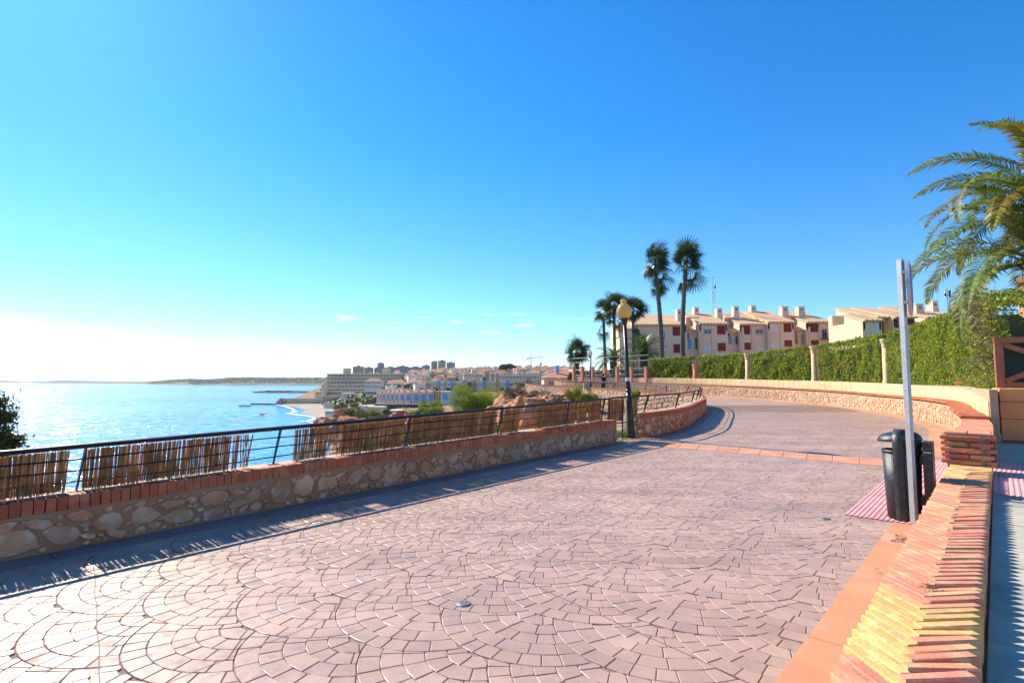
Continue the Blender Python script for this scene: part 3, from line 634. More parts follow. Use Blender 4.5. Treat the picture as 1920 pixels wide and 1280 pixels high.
# note: the stone's outward side is its local +Y; frame() turns +Y onto the wall's outward normal
def brick_mesh(name, d, mt, bev=.006, seed=0):
    r_ = random.Random(seed); x, y, z = d[0]/2, d[1]/2, d[2]/2; j = lambda: r_.uniform(-.0035, .0035); mb = MB()
    vs = [(a*x+j(), b*y+j(), -z) for a, b in ((-1, -1), (1, -1), (1, 1), (-1, 1))]+[(a*x+j(), b*y+j(), z-bev) for a, b in ((-1, -1), (1, -1), (1, 1), (-1, 1))]+[(a*(x-bev), b*(y-bev), z+j()*.7) for a, b in ((-1, -1), (1, -1), (1, 1), (-1, 1))]
    fs = [(3, 2, 1, 0)]+[(k, (k+1) % 4, (k+1) % 4+4, k+4) for k in range(4)]+[(k+4, (k+1) % 4+4, (k+1) % 4+8, k+8) for k in range(4)]+[(8, 9, 10, 11)]
    mb.add(vs, fs); return mb.mesh(name, mt)
def lay_caps(cv, s0, s1, off, dims, pitch, z, parent, mt, joined=False, limit=298, name='cap_brick'):
    prot = [brick_mesh(name, dims, mt, seed=i) for i in range(5)] if not joined else None; d = s0+pitch/2; mb = MB(); k = 0
    while d < s1:
        p, t, n = cv.at(d, off); a = math.atan2(t.y, t.x); zz = z(d) if callable(z) else z
        if not joined and k < limit: obj(name, random.choice(prot), parent, (p.x, p.y, zz+rise(p.y)+random.uniform(-.003, .003)), (random.uniform(-.02, .02), random.uniform(-.01, .01), a+random.uniform(-.012, .012))); k += 1
        else: mb.box((p.x, p.y, zz+rise(p.y)), dims, a, random.uniform(.82, 1.15))
        d += pitch
    if mb.v: tag(mb.build('capping_bricks', M['brickj'] if mt is M['capbrick'] else mt, parent), kind='stuff')
# wall A: beside the road on the seaward side
c0 = CA.at(7)[0]
WA = thing('stone_wall', (c0.x, c0.y, 0), 'low rubble stone wall with red brick capping in the shade of the reed fence', 'wall')
HA = lambda d: .5+.09*max(0, (d-6)/(CA.L-6))
mb = MB(); ribbon(mb, CA, 0, CA.L, -.44, 0, -.6, lambda d: HA(d)-.13, step=.4); mb.build('wall_core', M['mortar'], WA)
mb = MB(); ribbon(mb, CA, 0, CA.L, -.44, -.142, lambda d: HA(d)-.13, lambda d: HA(d)-.012, step=.4); mb.build('wall_top', M['ledge'], WA)
st = pack(1.5, CA.L-.05, .02, .36, [(.26, .4), (.17, .26), (.1, .17), (.05, .1)], [1100, 4500, 9000, 9000], .88, 3)
lay_stones(CA, st, 1, 0, WA, .028, key=lambda q: abs(q[0]-7.5))
lay_caps(CA, .5, CA.L, -.062, (.075, .15, .13), .084, lambda d: HA(d)-.065, WA, M['capbrick'])
# wall B: bend, then far stretch seen from its seaward side
c0 = CB.at(8)[0]
WB = thing('curved_stone_wall', (c0.x, c0.y, 0), 'curved rubble wall with brick capping that swings round the bend beyond the lamp post', 'wall')
HB = .7; SB = 18.5
mb = MB(); ribbon(mb, CB, .38, SB, -.44, 0, -1.6, HB-.13, step=.4); mb.build('wall_core', M['mortar'], WB)
mb = MB(); ribbon(mb, CB, .38, SB, -.44, -.162, HB-.13, HB-.012, step=.4); mb.build('wall_top', M['ledge'], WB)
st = pack(.5, SB, .02, HB-.14, [(.26, .4), (.16, .26), (.1, .16)], [1200, 6000, 8000], .9, 4)
lay_stones(CB, st, 1, 0, WB, .03, key=lambda q: q[0])
lay_caps(CB, .4, SB, -.072, (.075, .17, .13), .088, HB-.065, WB, M['capbrick'])
c0 = CB.at(26)[0]
WF = thing('retaining_wall', (c0.x, c0.y, 0), 'long rubble retaining wall across the hollow, carrying the far promenade', 'wall')
mb = MB(); ribbon(mb, CB, SB, CB.L, -.44, 0, -2.6, HB-.1, step=.6); mb.build('wall_core', M['mortar_pale'], WF)
ctr = CB.at(30)[0]
for off_, z_, w_, h_ in ((-.13, .14, .24, .2), (-.33, .2, .18, .24), (-.14, .4, .22, .22), (-.33, .45, .2, .18)):
    p, t, n_ = CB.at(.4, off_); obj('stone', STONES[int(z_*30) % 16], WB, (p.x-t.x*.0, p.y-t.y*.0, z_), (0, .3, math.atan2(-t.y, -t.x)-math.pi/2), (w_, .03, h_))
st = pack(SB+.1, CB.L-1, -1.3, HB-.12, [(.26, .42), (.16, .26)], [6000, 9000], 1.0, 5)
lay_stones(CB, [(d, z, w_, h_, r0) for d, z, w_, h_, r0 in st], -1, -.44, WF, .04, joined=True)
lay_caps(CB, SB, CB.L, -.22, (.08, .5, .1), .09, HB-.05, WF, M['capbrick'], joined=True)
# wall C: garden side
c0 = CR.at(10)[0]
WC = thing('garden_wall', (c0.x, c0.y, 0), 'sunlit low rubble wall with red brick top below the cream garden wall and hedge', 'wall')
HC = .85
mb = MB(); ribbon(mb, CR, .45, CR.L, 0, .38, -.5, HC-.08, step=.5); mb.build('wall_core', M['mortar_pale'], WC)
st = pack(.5, CR.L-4, .02, HC-.1, [(.24, .38), (.14, .24), (.1, .14)], [4500, 11000, 5000], 1.0, 6)
lay_stones(CR, [(d, z, w_, h_, r0) for d, z, w_, h_, r0 in st if d > 6], -1, 0, WC, .03, key=lambda q: q[0])
lay_caps(CR, .5, 4.3, .17, (.12, .42, .08), .128, HC-.04, WC, M['kbrick'], name='cap_brick')
lay_caps(CR, 4.3, 24, .17, (.12, .42, .08), .128, HC+.02, WC, M['capbrick'], name='cap_brick')
lay_caps(CR, 24, CR.L, .17, (.12, .42, .08), .128, HC+.02, WC, M['capbrick'], joined=True)
# chevron-topped kerb wall in the foreground
KW = thing('brick_kerb_wall', W(3, .2), 'low wall in the foreground topped with chevron bricks in pink and yellow', 'wall')
mb = MB(); q = [W(-3, .05), W(-3, .37), W(6.9, .37), W(6.9, .05)][::-1]; mb.prism([(p.x, p.y) for p in q], -.3, .486); mb.build('mortar_core', M['kmortar'], KW)
sK = lambda p: (Vector((p.x, p.y))-K0).dot(dW)
y0, y1 = sK(G(1572, 1232, .5)), sK(G(1645, 1100, .5)); y2, y3 = sK(G(1700, 1185, .5)), sK(G(1725, 1130, .5))
protK = [brick_mesh('brick', (.285, .05, .14), M['kbrick'], .005, i) for i in range(6)]; protY = [brick_mesh('brick', (.285, .05, .14), M['ybrick'], .005, i) for i in range(4)]
s = -1.2
while s < 6.3:
    for side in (0, 1):
        ang = KA-math.pi/4 if side else KA+math.pi/4
        c = W(s+(.0475 if side else 0), .305 if side else .115, .43+random.uniform(-.006, .006))
        yel = (y2 < s < y3) if side else (y0 < s < y1)
        if s > 5.5 and random.random() < .6: yel = True
        obj('brick', random.choice(protY if yel else protK), KW, c, (random.uniform(-.02, .02), random.uniform(-.025, .025), ang+random.uniform(-.03, .03)))
    s += .095
for i in range(3):
    for j in range(2): obj('brick', random.choice(protY), KW, W(6.42+i*.13, .12+j*.2, .425), (0, 0, KA+math.pi/2+random.uniform(-.05, .05)), (.75, 2.4, 1))
# brick pier
PI_ = thing('brick_pier', W(7.0, .2, .5), 'squat square pier of rough brown bricks on the end of the foreground wall', 'pier')
mb = MB(); p = W(7.02, .2, .43); mb.box(p, (.5, .44, .9), KA); mb.build('mortar_core', M['kmortar'], PI_)
pb_ = [brick_mesh('brick', (.235, .11, .052), M['pbrick'], .008, 40+i) for i in range(6)]
for c in range(5):
    z = .535+c*.078; o_ = .12 if c % 2 else 0.
    for t in (-.01, .245, .46)[:3]:
        tt = t+o_-.02
        if tt > .42: continue
        obj('brick', random.choice(pb_), PI_, W(6.765+random.uniform(-.008, .008), min(max(tt, .08), .34), z), (random.uniform(-.02, .02), random.uniform(-.02, .02), KA-math.pi/2+random.uniform(-.03, .03)), (random.uniform(.85, 1), 1, random.uniform(.85, 1.1)))
    for sgn, tt in ((1, .425), (-1, -.025)):
        for s in (6.86, 7.12): obj('brick', random.choice(pb_), PI_, W(s+(.06 if c % 2 else 0), tt, z), (0, 0, KA+random.uniform(-.03, .03)), (.9, 1, 1))
for i in range(4):
    for j in range(2): obj('cap_brick', brick_mesh('cap_brick', (.115, .23, .03), M['kbrick'], .006, i*2+j), PI_, W(6.83+i*.125, .08+j*.24, .905), (0, 0, KA))
# ================================================================== RAILINGS AND REED SCREENS
def proj_u(p):
    z = p[2]-EYE; wv = p[1]*CP+z*SP; return 960+p[0]/wv*1000 if wv > .05 else -9999
def proj_v(p):
    z = p[2]-EYE; wv = p[1]*CP+z*SP; return 640-(-p[1]*SP+z*CP)/wv*1000
def d_at_u(cv, u, z, off=0., lo=None, hi=None):
    best = None
    for d in np.linspace(lo or 0, hi or cv.L, 1200):
        p, _, _ = cv.at(d, off)
        if p.y < .5: continue
        e = abs(proj_u((p.x, p.y, z+rise(p.y)))-u)
        if best is None or e < best[0]: best = (e, d)
    return best[1]
def railing(cv, s0, s1, posts, zb, zt, obase, otop, root, wires=3, rr=.026, pw=.05):
    def top(d): p, _, _ = cv.at(d, otop); return (p.x, p.y, zt(d)+rise(p.y))
    n = max(2, int((s1-s0)/.5)); ds = [s0+(s1-s0)*i/n for i in range(n+1)]
    mb = MB(); mb.tube([top(d) for d in ds], rr, 8); mb.build('handrail', M['rail'], root)
    for k in range(wires):
        f = (k+.75)/(wires+.75); pts = []
        for d in ds:
            a, _, _ = cv.at(d, obase); b, _, _ = cv.at(d, otop); q = a.lerp(b, f); pts.append((q.x, q.y, (zb(d)*(1-f)+zt(d)*f)+rise(q.y)+.012*math.sin(d*2.1+k)))
        mb = MB(); mb.tube(pts, .008, 5); mb.build('rail_wire', M['rail'], root)
    for d in posts:
        a, t, n_ = cv.at(d, obase); b, _, _ = cv.at(d+.04, otop); A_ = Vector((a.x, a.y, zb(d)+rise(a.y))); B_ = Vector((b.x, b.y, zt(d)-.01+rise(b.y))); t3 = Vector((t.x, t.y, 0)); n3 = Vector((n_.x, n_.y, 0)); mb = MB(); vs = []
        for P_, w_ in ((A_, pw*.6), (B_, pw)):
            for i, j in ((-1, -1), (1, -1), (1, 1), (-1, 1)): vs.append(P_+t3*.007*i+n3*w_*.5*j)
        mb.add(vs, [(3, 2, 1, 0), (4, 5, 6, 7), (0, 1, 5, 4), (1, 2, 6, 5), (2, 3, 7, 6), (3, 0, 4, 7)]); mb.box((A_.x, A_.y, A_.z+.004), (.12, .09, .008), math.atan2(t.y, t.x)); mb.build('post', M['rail'], root)
ZA = lambda d: .93+.2*max(0, (d-6)/(CA.L-6))
pA = [d_at_u(CA, u, .6, -.27) for u in (145, 513, 760, 935, 1061, 1128)]
pA = [pA[0]-4.2, pA[0]-2.1]+pA
RA = thing('railing', (*CA.at(9)[0], .5), 'black metal railing on the near seaward wall, hung with reed matting', 'railing')
railing(CA, .2, CA.L-.05, pA, lambda d: HA(d)-.012, ZA, -.29, -.2, RA)
# gap between the two walls, behind the lamp post
CG = Curve([CA.at(CA.L-.05, -.2)[0], Vector((2.9, 14.75)), CB.at(.35, -.2)[0]])
RG = thing('gap_railing', (2.9, 14.7, 0), 'short piece of black railing closing the gap behind the lamp post', 'railing')
railing(CG, 0, CG.L, [CG.L*.02, CG.L*.55], lambda d: .05, lambda d: 1.13+.04*d/CG.L, 0, 0, RG, 2)
mb = MB(); mb.tube([(*CG.at(d)[0], .45) for d in np.linspace(0, CG.L, 5)], .018, 6); mb.build('lower_rail', M['rail'], RG)
pB = [d_at_u(CB, u, HB, -.27, 0, 14) for u in (1209, 1268)]+[d_at_u(CB, u, HB, -.27, 0, 18) for u in (1298,)]
pB += [pB[-1]+2.2*k for k in range(1, 24)]
RB = thing('curved_railing', (*CB.at(9)[0], HB), 'black railing with leaning flat posts that follows the bend and the far promenade', 'railing')
railing(CB, .35, CB.L-.5, [d for d in pB if d < CB.L-1], lambda d: HB-.012, lambda d: HB+.47, -.3, -.17, RB, 3, pw=.07)
def reeds(cv, d0, d1, zb, zt, off, parent_label, dens=1., patch=0., seed=0, tilt=.02):
    r_ = random.Random(seed); mb = MB(); d = d0
    while d < d1:
        k = mnoise.noise(Vector((d*4.5, seed*3.1, 0)))
        if patch and k < patch-.35 and r_.random() < .8: d += .012; continue
        w_ = r_.uniform(.0032, .0062); o = off+r_.uniform(-.014, .014); a, t, n = cv.at(d, o); g = rise(a.y); l = r_.uniform(-tilt, tilt); z0 = zb(d)+r_.uniform(-.01, .02); z1 = zt(d)-.03-r_.random()*.02
        t3 = Vector((t.x, t.y, 0)); n3 = Vector((n.x, n.y, 0)); P0 = Vector((a.x, a.y, z0+g)); P1 = Vector((a.x, a.y, z1+g))+t3*l+n3*.05
        vs = [P0-t3*w_, P0+t3*w_, P0+n3*w_*1.2, P1-t3*w_, P1+t3*w_, P1+n3*w_*1.2]; mb.add(vs, [(0, 1, 4, 3), (1, 2, 5, 4), (2, 0, 3, 5)], r_.uniform(.55, 1.35)); d += r_.uniform(.0026, .0072)/dens
    for z_ in (.25, .72):
        pts = [(*cv.at(q, off+.03)[0], (zb(q)*(1-z_)+zt(q)*z_)+rise(cv.at(q)[0].y)) for q in np.linspace(d0, d1, max(2, int((d1-d0)/.4)))]; mb.tube(pts, .0025, 4, tint=.5)
    return mb
iv = [(-400, 124, 1.25, 0, 'reed mat at the left edge of the picture, dense and brown'), (157, 432, 1.15, 0, 'long thin-worn reed mat left of the bare railing gap'), (437, 446, 1., 0, 'single loose bunch of reeds beside the bare railing gap'), (453, 470, .5, 0, 'frayed slanting reed scrap at the bare railing gap'), (553, 640, 1., .1, 'patchy reed mat just right of the bare railing gap'), (642, 757, 1.3, 0, 'dense reed mat in the middle of the near railing'), (763, 930, 1.3, 0, 'dense reed mat in front of the green pine bush'), (938, 974, 1.3, 0, 'narrow reed mat left of the gap showing orange rock'), (1004, 1058, 1.2, 0, 'reed mat right of the gap showing orange rock'), (1064, 1100, 1., .15, 'small worn reed mat by the second last railing post'), (1104, 1127, 1.1, 0, 'short reed mat at the end of the near wall')]
for i, (u0, u1, dn, pt, lab) in enumerate(iv):
    d0 = d_at_u(CA, u0, .7, -.25) if u0 > -300 else .3; d1 = d_at_u(CA, u1, .7, -.25)
    mb = reeds(CA, d0, d1, lambda d: HA(d)-.005, ZA, -.285, lab, dn, pt, i, .06 if 'slanting' in lab else .015)
    o = mb.build('reed_mat', M['reed'], None); tag(o, lab, 'reed screen', 'reed mats tied to the near railing')
mb = reeds(CG, .05, CG.L*.62, lambda d: .5, lambda d: 1.14, -.05, '', 1.3, 0, 31); tag(mb.build('reed_mat', M['reed'], None), 'reed mat hanging in the gap left of the lamp post', 'reed screen', 'reed mats tied to the near railing')
mb = reeds(CG, CG.L*.86, CG.L*.99, lambda d: .55, lambda d: 1.14, -.05, '', 1.1, 0, 32); tag(mb.build('reed_mat', M['reed'], None), 'narrow reed mat hanging right of the lamp post', 'reed screen', 'reed mats tied to the near railing')

# ================================================================== LAMPS, BIN, SIGN
def lamp(loc, label, pale, rot=(0, 0, 0), sc=1.):
    o = thing('street_lamp', (0, 0, 0), label, 'street lamp', 'globe lamps along the promenade')
    mb = MB(); mb.lathe([(.13, 0), (.13, .05), (.115, .09), (.105, .35), (.092, .7), (.08, .98), (.1, 1.0), (.1, 1.04), (.078, 1.08), (.068, 1.3)]); mb.build('base', M['black'], o, True)
    mb = MB(); mb.lathe([(.062, 1.3), (.058, 1.7), (.052, 3.2)], n=16); mb.build('pole', M['black'], o, True)
    mb = MB(); mb.lathe([(.067, 1.28), (.085, 1.3), (.085, 1.34), (.066, 1.37)], n=16); mb.build('collar', M['black'], o)
    mb = MB(); mb.lathe([(.052, 3.2), (.062, 3.23), (.085, 3.3), (.12, 3.37), (.125, 3.40), (.11, 3.41)], n=20); mb.build('globe_holder', M['black'], o, True)
    mb = MB(); mb.lathe([(.10, 3.4), (.15, 3.42), (.19, 3.48), (.213, 3.56), (.214, 3.63), (.195, 3.71), (.155, 3.78), (.11, 3.82), (.075, 3.845), (.07, 3.86), (.092, 3.875), (.09, 3.92), (.06, 3.95), (.02, 3.965)], n=28); mb.build('globe', M['globew' if pale else 'globe'], o, True)
    mb = MB(); mb.lathe([(.02, 3.96), (.018, 4.0), (.006, 4.07)], n=8); mb.build('finial', M['black'], o)
    if not pale: mb = MB(); mb.lathe([(.0645, 1.6), (.0635, 1.7)], n=16); mb.build('sticker', M['white'], o)
    o.location = loc; o.rotation_euler = rot; o.scale = (sc,)*3; return o
lamp((3.38, 15.3, 0), 'near black lamp post with yellow globe, in the gap of the seaward wall', False, (0, R(-2.3), 0))
p = CB.at(d_at_u(CB, 1105, 1.2, -.25, SB, CB.L))[0]; lamp((p.x-.1, p.y, rise(p.y)), 'slim lamp post with pale globe beside the walking person', True, (0, R(-.5), 0), .98)
lamp((4.4, 82, .75), 'farthest small lamp post, left of the tiled roof', True, (0, 0, 0), .95)
# small electricity box beside the middle lamp
o = thing('service_box', (p.x-.5, p.y-.2, rise(p.y)+.1), 'small grey box on the wall beside the middle lamp post', 'box'); mb = MB(); mb.box((p.x-.5, p.y-.2, rise(p.y)+.75), (.45, .3, .45)); mb.build('casing', M['tgrey'], o); mb = MB(); mb.box((p.x-.5, p.y-.2, rise(p.y)+.99), (.5, .35, .04)); mb.build('lid', M['white'], o)

BN = thing('litter_bin', W(5.2, -.53), 'dark blue-black plastic litter bin with hood, beside the leaning sign post', 'litter bin')
def BW(a, b, z): return W(5.2+b, -.53+a, z)
def shell(name, ax, r0, r1, z0, z1, a0=0, a1=360, th=.012, n=40, parent=BN, mt='binp'):
    mb = MB(); k = int(n*(a1-a0)/360); vs = []
    for i in range(k+1):
        t = R(a0+(a1-a0)*i/k)
        for r_, z_ in ((r0, z0), (r1, z1), (r1-th, z1), (r0-th, z0)): vs.append(BW(ax+r_*math.cos(t), r_*.95*math.sin(t), z_))
    fs = [(i*4+j, i*4+(j+1) % 4, (i+1)*4+(j+1) % 4, (i+1)*4+j) for i in range(k) for j in range(4)]
    mb.add(vs, fs); return mb.build(name, M[mt], parent, True)
shell('body', .19, .165, .19, .02, .80)
mb = MB(); n = 30; mb.add([BW(.19+.16*math.cos(2*math.pi*i/n), .15*math.sin(2*math.pi*i/n), .03) for i in range(n)], [tuple(range(n))]); mb.build('floor_plate', M['binp'], BN)
shell('rim', .19, .194, .196, .765, .80, th=.016)
shell('hood_skirt', .19, .19, .198, .80, .925, -75, 75)
mb = MB(); vs = []; rings = [(1, 0), (.99, .02), (.93, .05), (.8, .078), (.6, .098), (.35, .11), (.02, .115)]; n = 36
for r_, h in rings:
    for i in range(n): t = 2*math.pi*i/n; vs.append(BW(.185+.21*r_*math.cos(t)*(1.08 if math.cos(t) < 0 else 1), .2*r_*math.sin(t), .905+h+.015*math.cos(t)))
fs = [(l*n+i, l*n+(i+1) % n, (l+1)*n+(i+1) % n, (l+1)*n+i) for l in range(6) for i in range(n)]+[tuple(range(n-1, -1, -1))]; mb.add(vs, fs); mb.build('hood', M['binp'], BN, True)
mb = MB(); path = [(-.19, 0.0), (-.205, .3), (-.215, .6), (-.222, .88), (-.205, .955), (-.16, 1.0), (-.08, 1.03), (0, 1.038), (.08, 1.03), (.16, 1.0), (.205, .955), (.222, .88), (.215, .6), (.2, .3), (.19, 0)]
vs = []
for b, z in path:
    for a_, o_ in ((.13, 0), (.235, 0), (.235, -.018), (.13, -.018)):
        l = math.hypot(b, z-.6) or 1; vs.append(BW(a_, b+b/l*o_, z+((z-.6)/l*o_ if z > .8 else 0)))
fs = [(i*4+j, i*4+(j+1) % 4, (i+1)*4+(j+1) % 4, (i+1)*4+j) for i in range(len(path)-1) for j in range(4)]; mb.add(vs, fs); mb.build('strap', M['binp'], BN, True)
mb = MB(); mb.box(BW(.44, 0, .46), (.09, .26, .9), KA-math.pi/2); mb.build('back_post', M['binp'], BN); mb = MB(); mb.box(BW(.44, -.132, .80), (.07, .004, .012), KA-math.pi/2); mb.build('label_strip', M['white'], BN)
mb = MB(); mb.box(BW(.39, 0, .7), (.08, .12, .1), KA-math.pi/2); mb.build('bracket', M['binp'], BN); mb = MB(); mb.box(BW(.39, 0, .25), (.08, .12, .1), KA-math.pi/2); mb.build('bracket', M['binp'], BN)

px_, py_ = 4.48, 6.07; zt_ = A(1692, 487, py_)[2]
SGN = thing('road_sign', (px_, py_, 0), 'round road sign seen edge-on on a tall galvanised square post', 'road sign')
mb = MB(); mb.box((px_, py_, zt_/2), (.055, .055, zt_), R(20)); mb.build('post', M['galv'], SGN)
nn = Vector((.78, -.625, 0)).normalized(); cc = Vector((px_, py_, zt_-.34))+nn*.075; tt = Vector((-nn.y, nn.x, 0))
def disc(r0, d0, d1, mt, name, r1=None, n=36, par=SGN):
    mb = MB(); vs = []
    for d_, r_ in ((d0, r0), (d1, r1 or r0)):
        for i in range(n): a = 2*math.pi*i/n; vs.append(cc+nn*d_+tt*r_*math.cos(a)+Vector((0, 0, 1))*r_*math.sin(a))
    fs = [(i, (i+1) % n, n+(i+1) % n, n+i) for i in range(n)]+[tuple(range(n-1, -1, -1)), tuple(range(n, 2*n))]; mb.add(vs, fs); return mb.build(name, mt, par)
disc(.315, -.02, .012, M['galv'], 'sign_plate'); disc(.30, .012, .016, M['white'], 'white_border'); disc(.275, .016, .02, M['signblue'], 'sign_face')
for z_ in (zt_-.15, zt_-.5): mb = MB(); mb.box(Vector((px_, py_, z_))+nn*.03, (.05, .09, .035), math.atan2(nn.y, nn.x)); mb.build('clamp', M['galv'], SGN)
# dead leaves by the sign post
mb = MB()
for _ in range(70):
    c = G(1690+random.gauss(0, 9), 1009+random.gauss(0, 5), .014); a = random.random()*6.28; l = random.uniform(.008, .022)
    mb.face([(c.x+l*math.cos(a), c.y+l*math.sin(a), .012), (c.x-l*.4*math.sin(a), c.y+l*.4*math.cos(a), .012+random.random()*.01), (c.x-l*math.cos(a), c.y-l*math.sin(a), .013), (c.x+l*.4*math.sin(a), c.y-l*.4*math.cos(a), .012)], random.uniform(.5, 1.5))
for (u, v, z, n_) in ((1735, 1098, .5, 30), (1640, 1070, .012, 14), (1545, 858, .01, 10), (1520, 800, .01, 8), (1340, 905, .006, 8), (1500, 945, .006, 14), (1240, 872, .006, 8)):
    for _ in range(n_):
        c = G(u+random.gauss(0, 7), v+random.gauss(0, 3), z+.01); a = random.random()*6.28; l = random.uniform(.006, .016); mb.face([(c.x+l*math.cos(a), c.y+l*math.sin(a), c.z), (c.x-l*.5*math.sin(a), c.y+l*.5*math.cos(a), c.z+.005), (c.x-l*math.cos(a), c.y-l*math.sin(a), c.z+.002)], random.uniform(.5, 1.5))
M['dead'] = mat('dead_leaf', (.3, .13, .05), (.2, .09, .04), 30, .9, tintv=True); tag(mb.build('leaf_litter', M['dead']), kind='stuff')

# ================================================================== FOLIAGE TOOLS
def leaf_cloud(name, P, mt, size, parent=None, flat=0., seed=0, ar=.5, shade=None):
    """P (n,3) leaf centres; each a small pointed quad in a random attitude"""
    r_ = np.random.default_rng(seed); n = len(P); d = r_.normal(size=(n, 3)); d /= np.linalg.norm(d, axis=1)[:, None]
    if flat: d[:, 2] *= (1-flat); d /= np.linalg.norm(d, axis=1)[:, None]
    e = r_.normal(size=(n, 3)); e = np.cross(d, e); e /= np.linalg.norm(e, axis=1)[:, None]; s = size*r_.uniform(.6, 1.3, n)[:, None]
    V = np.stack([P-d*s, P+e*s*ar, P+d*s, P-e*s*ar], axis=1); t = r_.uniform(.6, 1.4, n)
    m = quads(name, V, 4, mt, t); return m
def blob_points(c, r, n, seed=0, shell=.55, lumps=9):
    """points in a lumpy crown: a union of lobes with gaps between"""
    r_ = np.random.default_rng(seed); L_ = r_.normal(size=(lumps, 3)); L_ /= np.linalg.norm(L_, axis=1)[:, None]; L_ *= r_.uniform(.35, .75, (lumps, 1)); lr = r_.uniform(.28, .5, lumps)
    k = r_.integers(0, lumps, n); d = r_.normal(size=(n, 3)); d /= np.linalg.norm(d, axis=1)[:, None]; q = (shell+(1-shell)*r_.random(n))[:, None]
    P = L_[k]+d*q*lr[k][:, None]; P[:, 2] = np.where(P[:, 2] < -.75, -.75, P[:, 2]); return P*np.array(r)+np.array(c)
def bush(name, c, r, n, mt, leaf, label, cat='bush', group=None, seed=0, lumps=9, stem=True, ar=.5, flat=0.):
    c = Vector(c); o = thing(name, (c.x, c.y, c.z-r[2]*.8), label, cat, group)
    me = leaf_cloud('foliage', blob_points(c, r, n, seed, lumps=lumps), mt, leaf, seed=seed, ar=ar, flat=flat); f_ = obj('foliage', me, o, (0, 0, 0)); f_['kind'] = 'stuff'
    if stem:
        mb = MB(); r_ = random.Random(seed)
        for k in range(6):
            a = r_.uniform(0, 6.28); mb.tube([c+Vector((0, 0, -r[2]*.95)), c+Vector((math.cos(a)*r[0]*.25, math.sin(a)*r[1]*.25, -r[2]*.3)), c+Vector((math.cos(a)*r[0]*.6, math.sin(a)*r[1]*.6, r[2]*r_.uniform(0, .5)))], [leaf*.8, leaf*.5, leaf*.15], 5)
        mb.build('stem', M['bark'], o)
    return o
# ------------------------------------------------------------------ hedge above the garden wall
def hz_top(y): return float(np.interp(y, [11.5, 13.5, 18, 24, 34, 41, 50], [3.1, 3.65, 4.15, 4.15, 3.95, 3.75, 3.7]))
def hz_bot(y): return float(np.interp(y, [11, 14, 20, 34, 50], [.95, 1.05, 1.12, 1.36, 1.62]))
hp = [(1216, 1296, 'sunlit clipped hedge at the far end, beside the terracotta columns'), (1309, 1396, 'clipped hedge between the rusty gap and the first cream column'), (1405, 1521, 'clipped hedge between the first and second cream columns'), (1533, 1655, 'clipped hedge between the second and third cream columns'), (1667, 1806, 'clipped hedge directly behind the leaning sign post'), (1798, 1870, 'tall unkempt end of the hedge with bare twigs beside the timber gate')]
dH = []
for i, (u0, u1, lab) in enumerate(hp):
    d0 = d_at_u(CR, u1, 2.5, .75, 3.0, 60); d1 = d_at_u(CR, u0, 2.5, .75, 3.0, 62); dH.append((d0, d1))
    c = CR.at((d0+d1)/2, 1.1)[0]; o = thing('hedge', (c.x, c.y, 1.2), lab, 'hedge', 'hedge panels above the garden wall')
    y_ = c.y; size = .03+.0012*y_; area = (d1-d0)*3.2; n = int(area*min(1150, 1150*(.055/size)**2)); r_ = np.random.default_rng(50+i)
    # front, top, back and inner leaves
    D_ = r_.uniform(d0, d1, n); which = r_.random(n); P = np.zeros((n, 3))
    for k in range(n):
        d = D_[k]; ef = min(1, (d-d0)/.25+.25, (d1-d)/.25+.25); yb = float(np.interp(d, CR.sn, CR.y)); zt2, zb2 = hz_top(yb), hz_bot(yb)
        f = r_.random()
        bul = .2*mnoise.noise(Vector((d*1.1, f*2.6, i)))+.12*mnoise.noise(Vector((d*3.3, f*7, i)))
        if i == 5: zt2 += .18*mnoise.noise(Vector((d*2., 3, 1)))
        zt2 += .1*mnoise.noise(Vector((d*1.7, 8, 1)))
        if which[k] < .68: off = .62+bul+(1-ef)*.4+abs(r_.normal())*.07; z = zb2+(zt2-zb2)*f
        elif which[k] < .93: off = r_.uniform(.65, 1.5); z = zt2+r_.normal()*.05+bul*.3
        else: off = r_.uniform(.7, 1.6); z = zb2+(zt2-zb2)*f
        if z < zb2+.25 and which[k] < .68: z += abs(r_.normal())*.08-.1*(mnoise.noise(Vector((d*2.4, 1, 1)))+.3)
        a, _, _ = CR.at(d, off); P[k] = (a.x, a.y, z)
    me = leaf_cloud('foliage', P, M['leaf'], size, seed=i, ar=.42); f_ = obj('foliage', me, o); f_['kind'] = 'stuff'
    mb = MB(); ribbon(mb, CR, d0+.3, d1-.3, 1.0, 1.3, lambda d: hz_bot(float(np.interp(d, CR.sn, CR.y)))+.15, lambda d: hz_top(float(np.interp(d, CR.sn, CR.y)))-.45, .4, zrise=False); mb.build('dark_core', M['leafd'], o)  # solid dark box added for the hedge's shaded inside, blocks the view through
    if i == 5:
        mb = MB()
        for k in range(260):
            d = random.uniform(d0, d0+1.6); f = random.random(); yb = float(np.interp(d, CR.sn, CR.y)); a, t, nn_ = CR.at(d, .62+random.random()*.2); z = 1.5+2.1*f; q = Vector((a.x, a.y, z)); dv = Vector((random.gauss(0, .3)-nn_.x*.25, random.gauss(0, .3)-nn_.y*.25, random.gauss(.1, .3)))
            mb.tube([q, q+dv*.5, q+dv+Vector((0, 0, random.gauss(0, .06)))], [.007, .005, .002], 4, False, random.uniform(.7, 1.4))
        mb.build('bare_twigs', M['twig'], o)['kind'] = 'stuff'
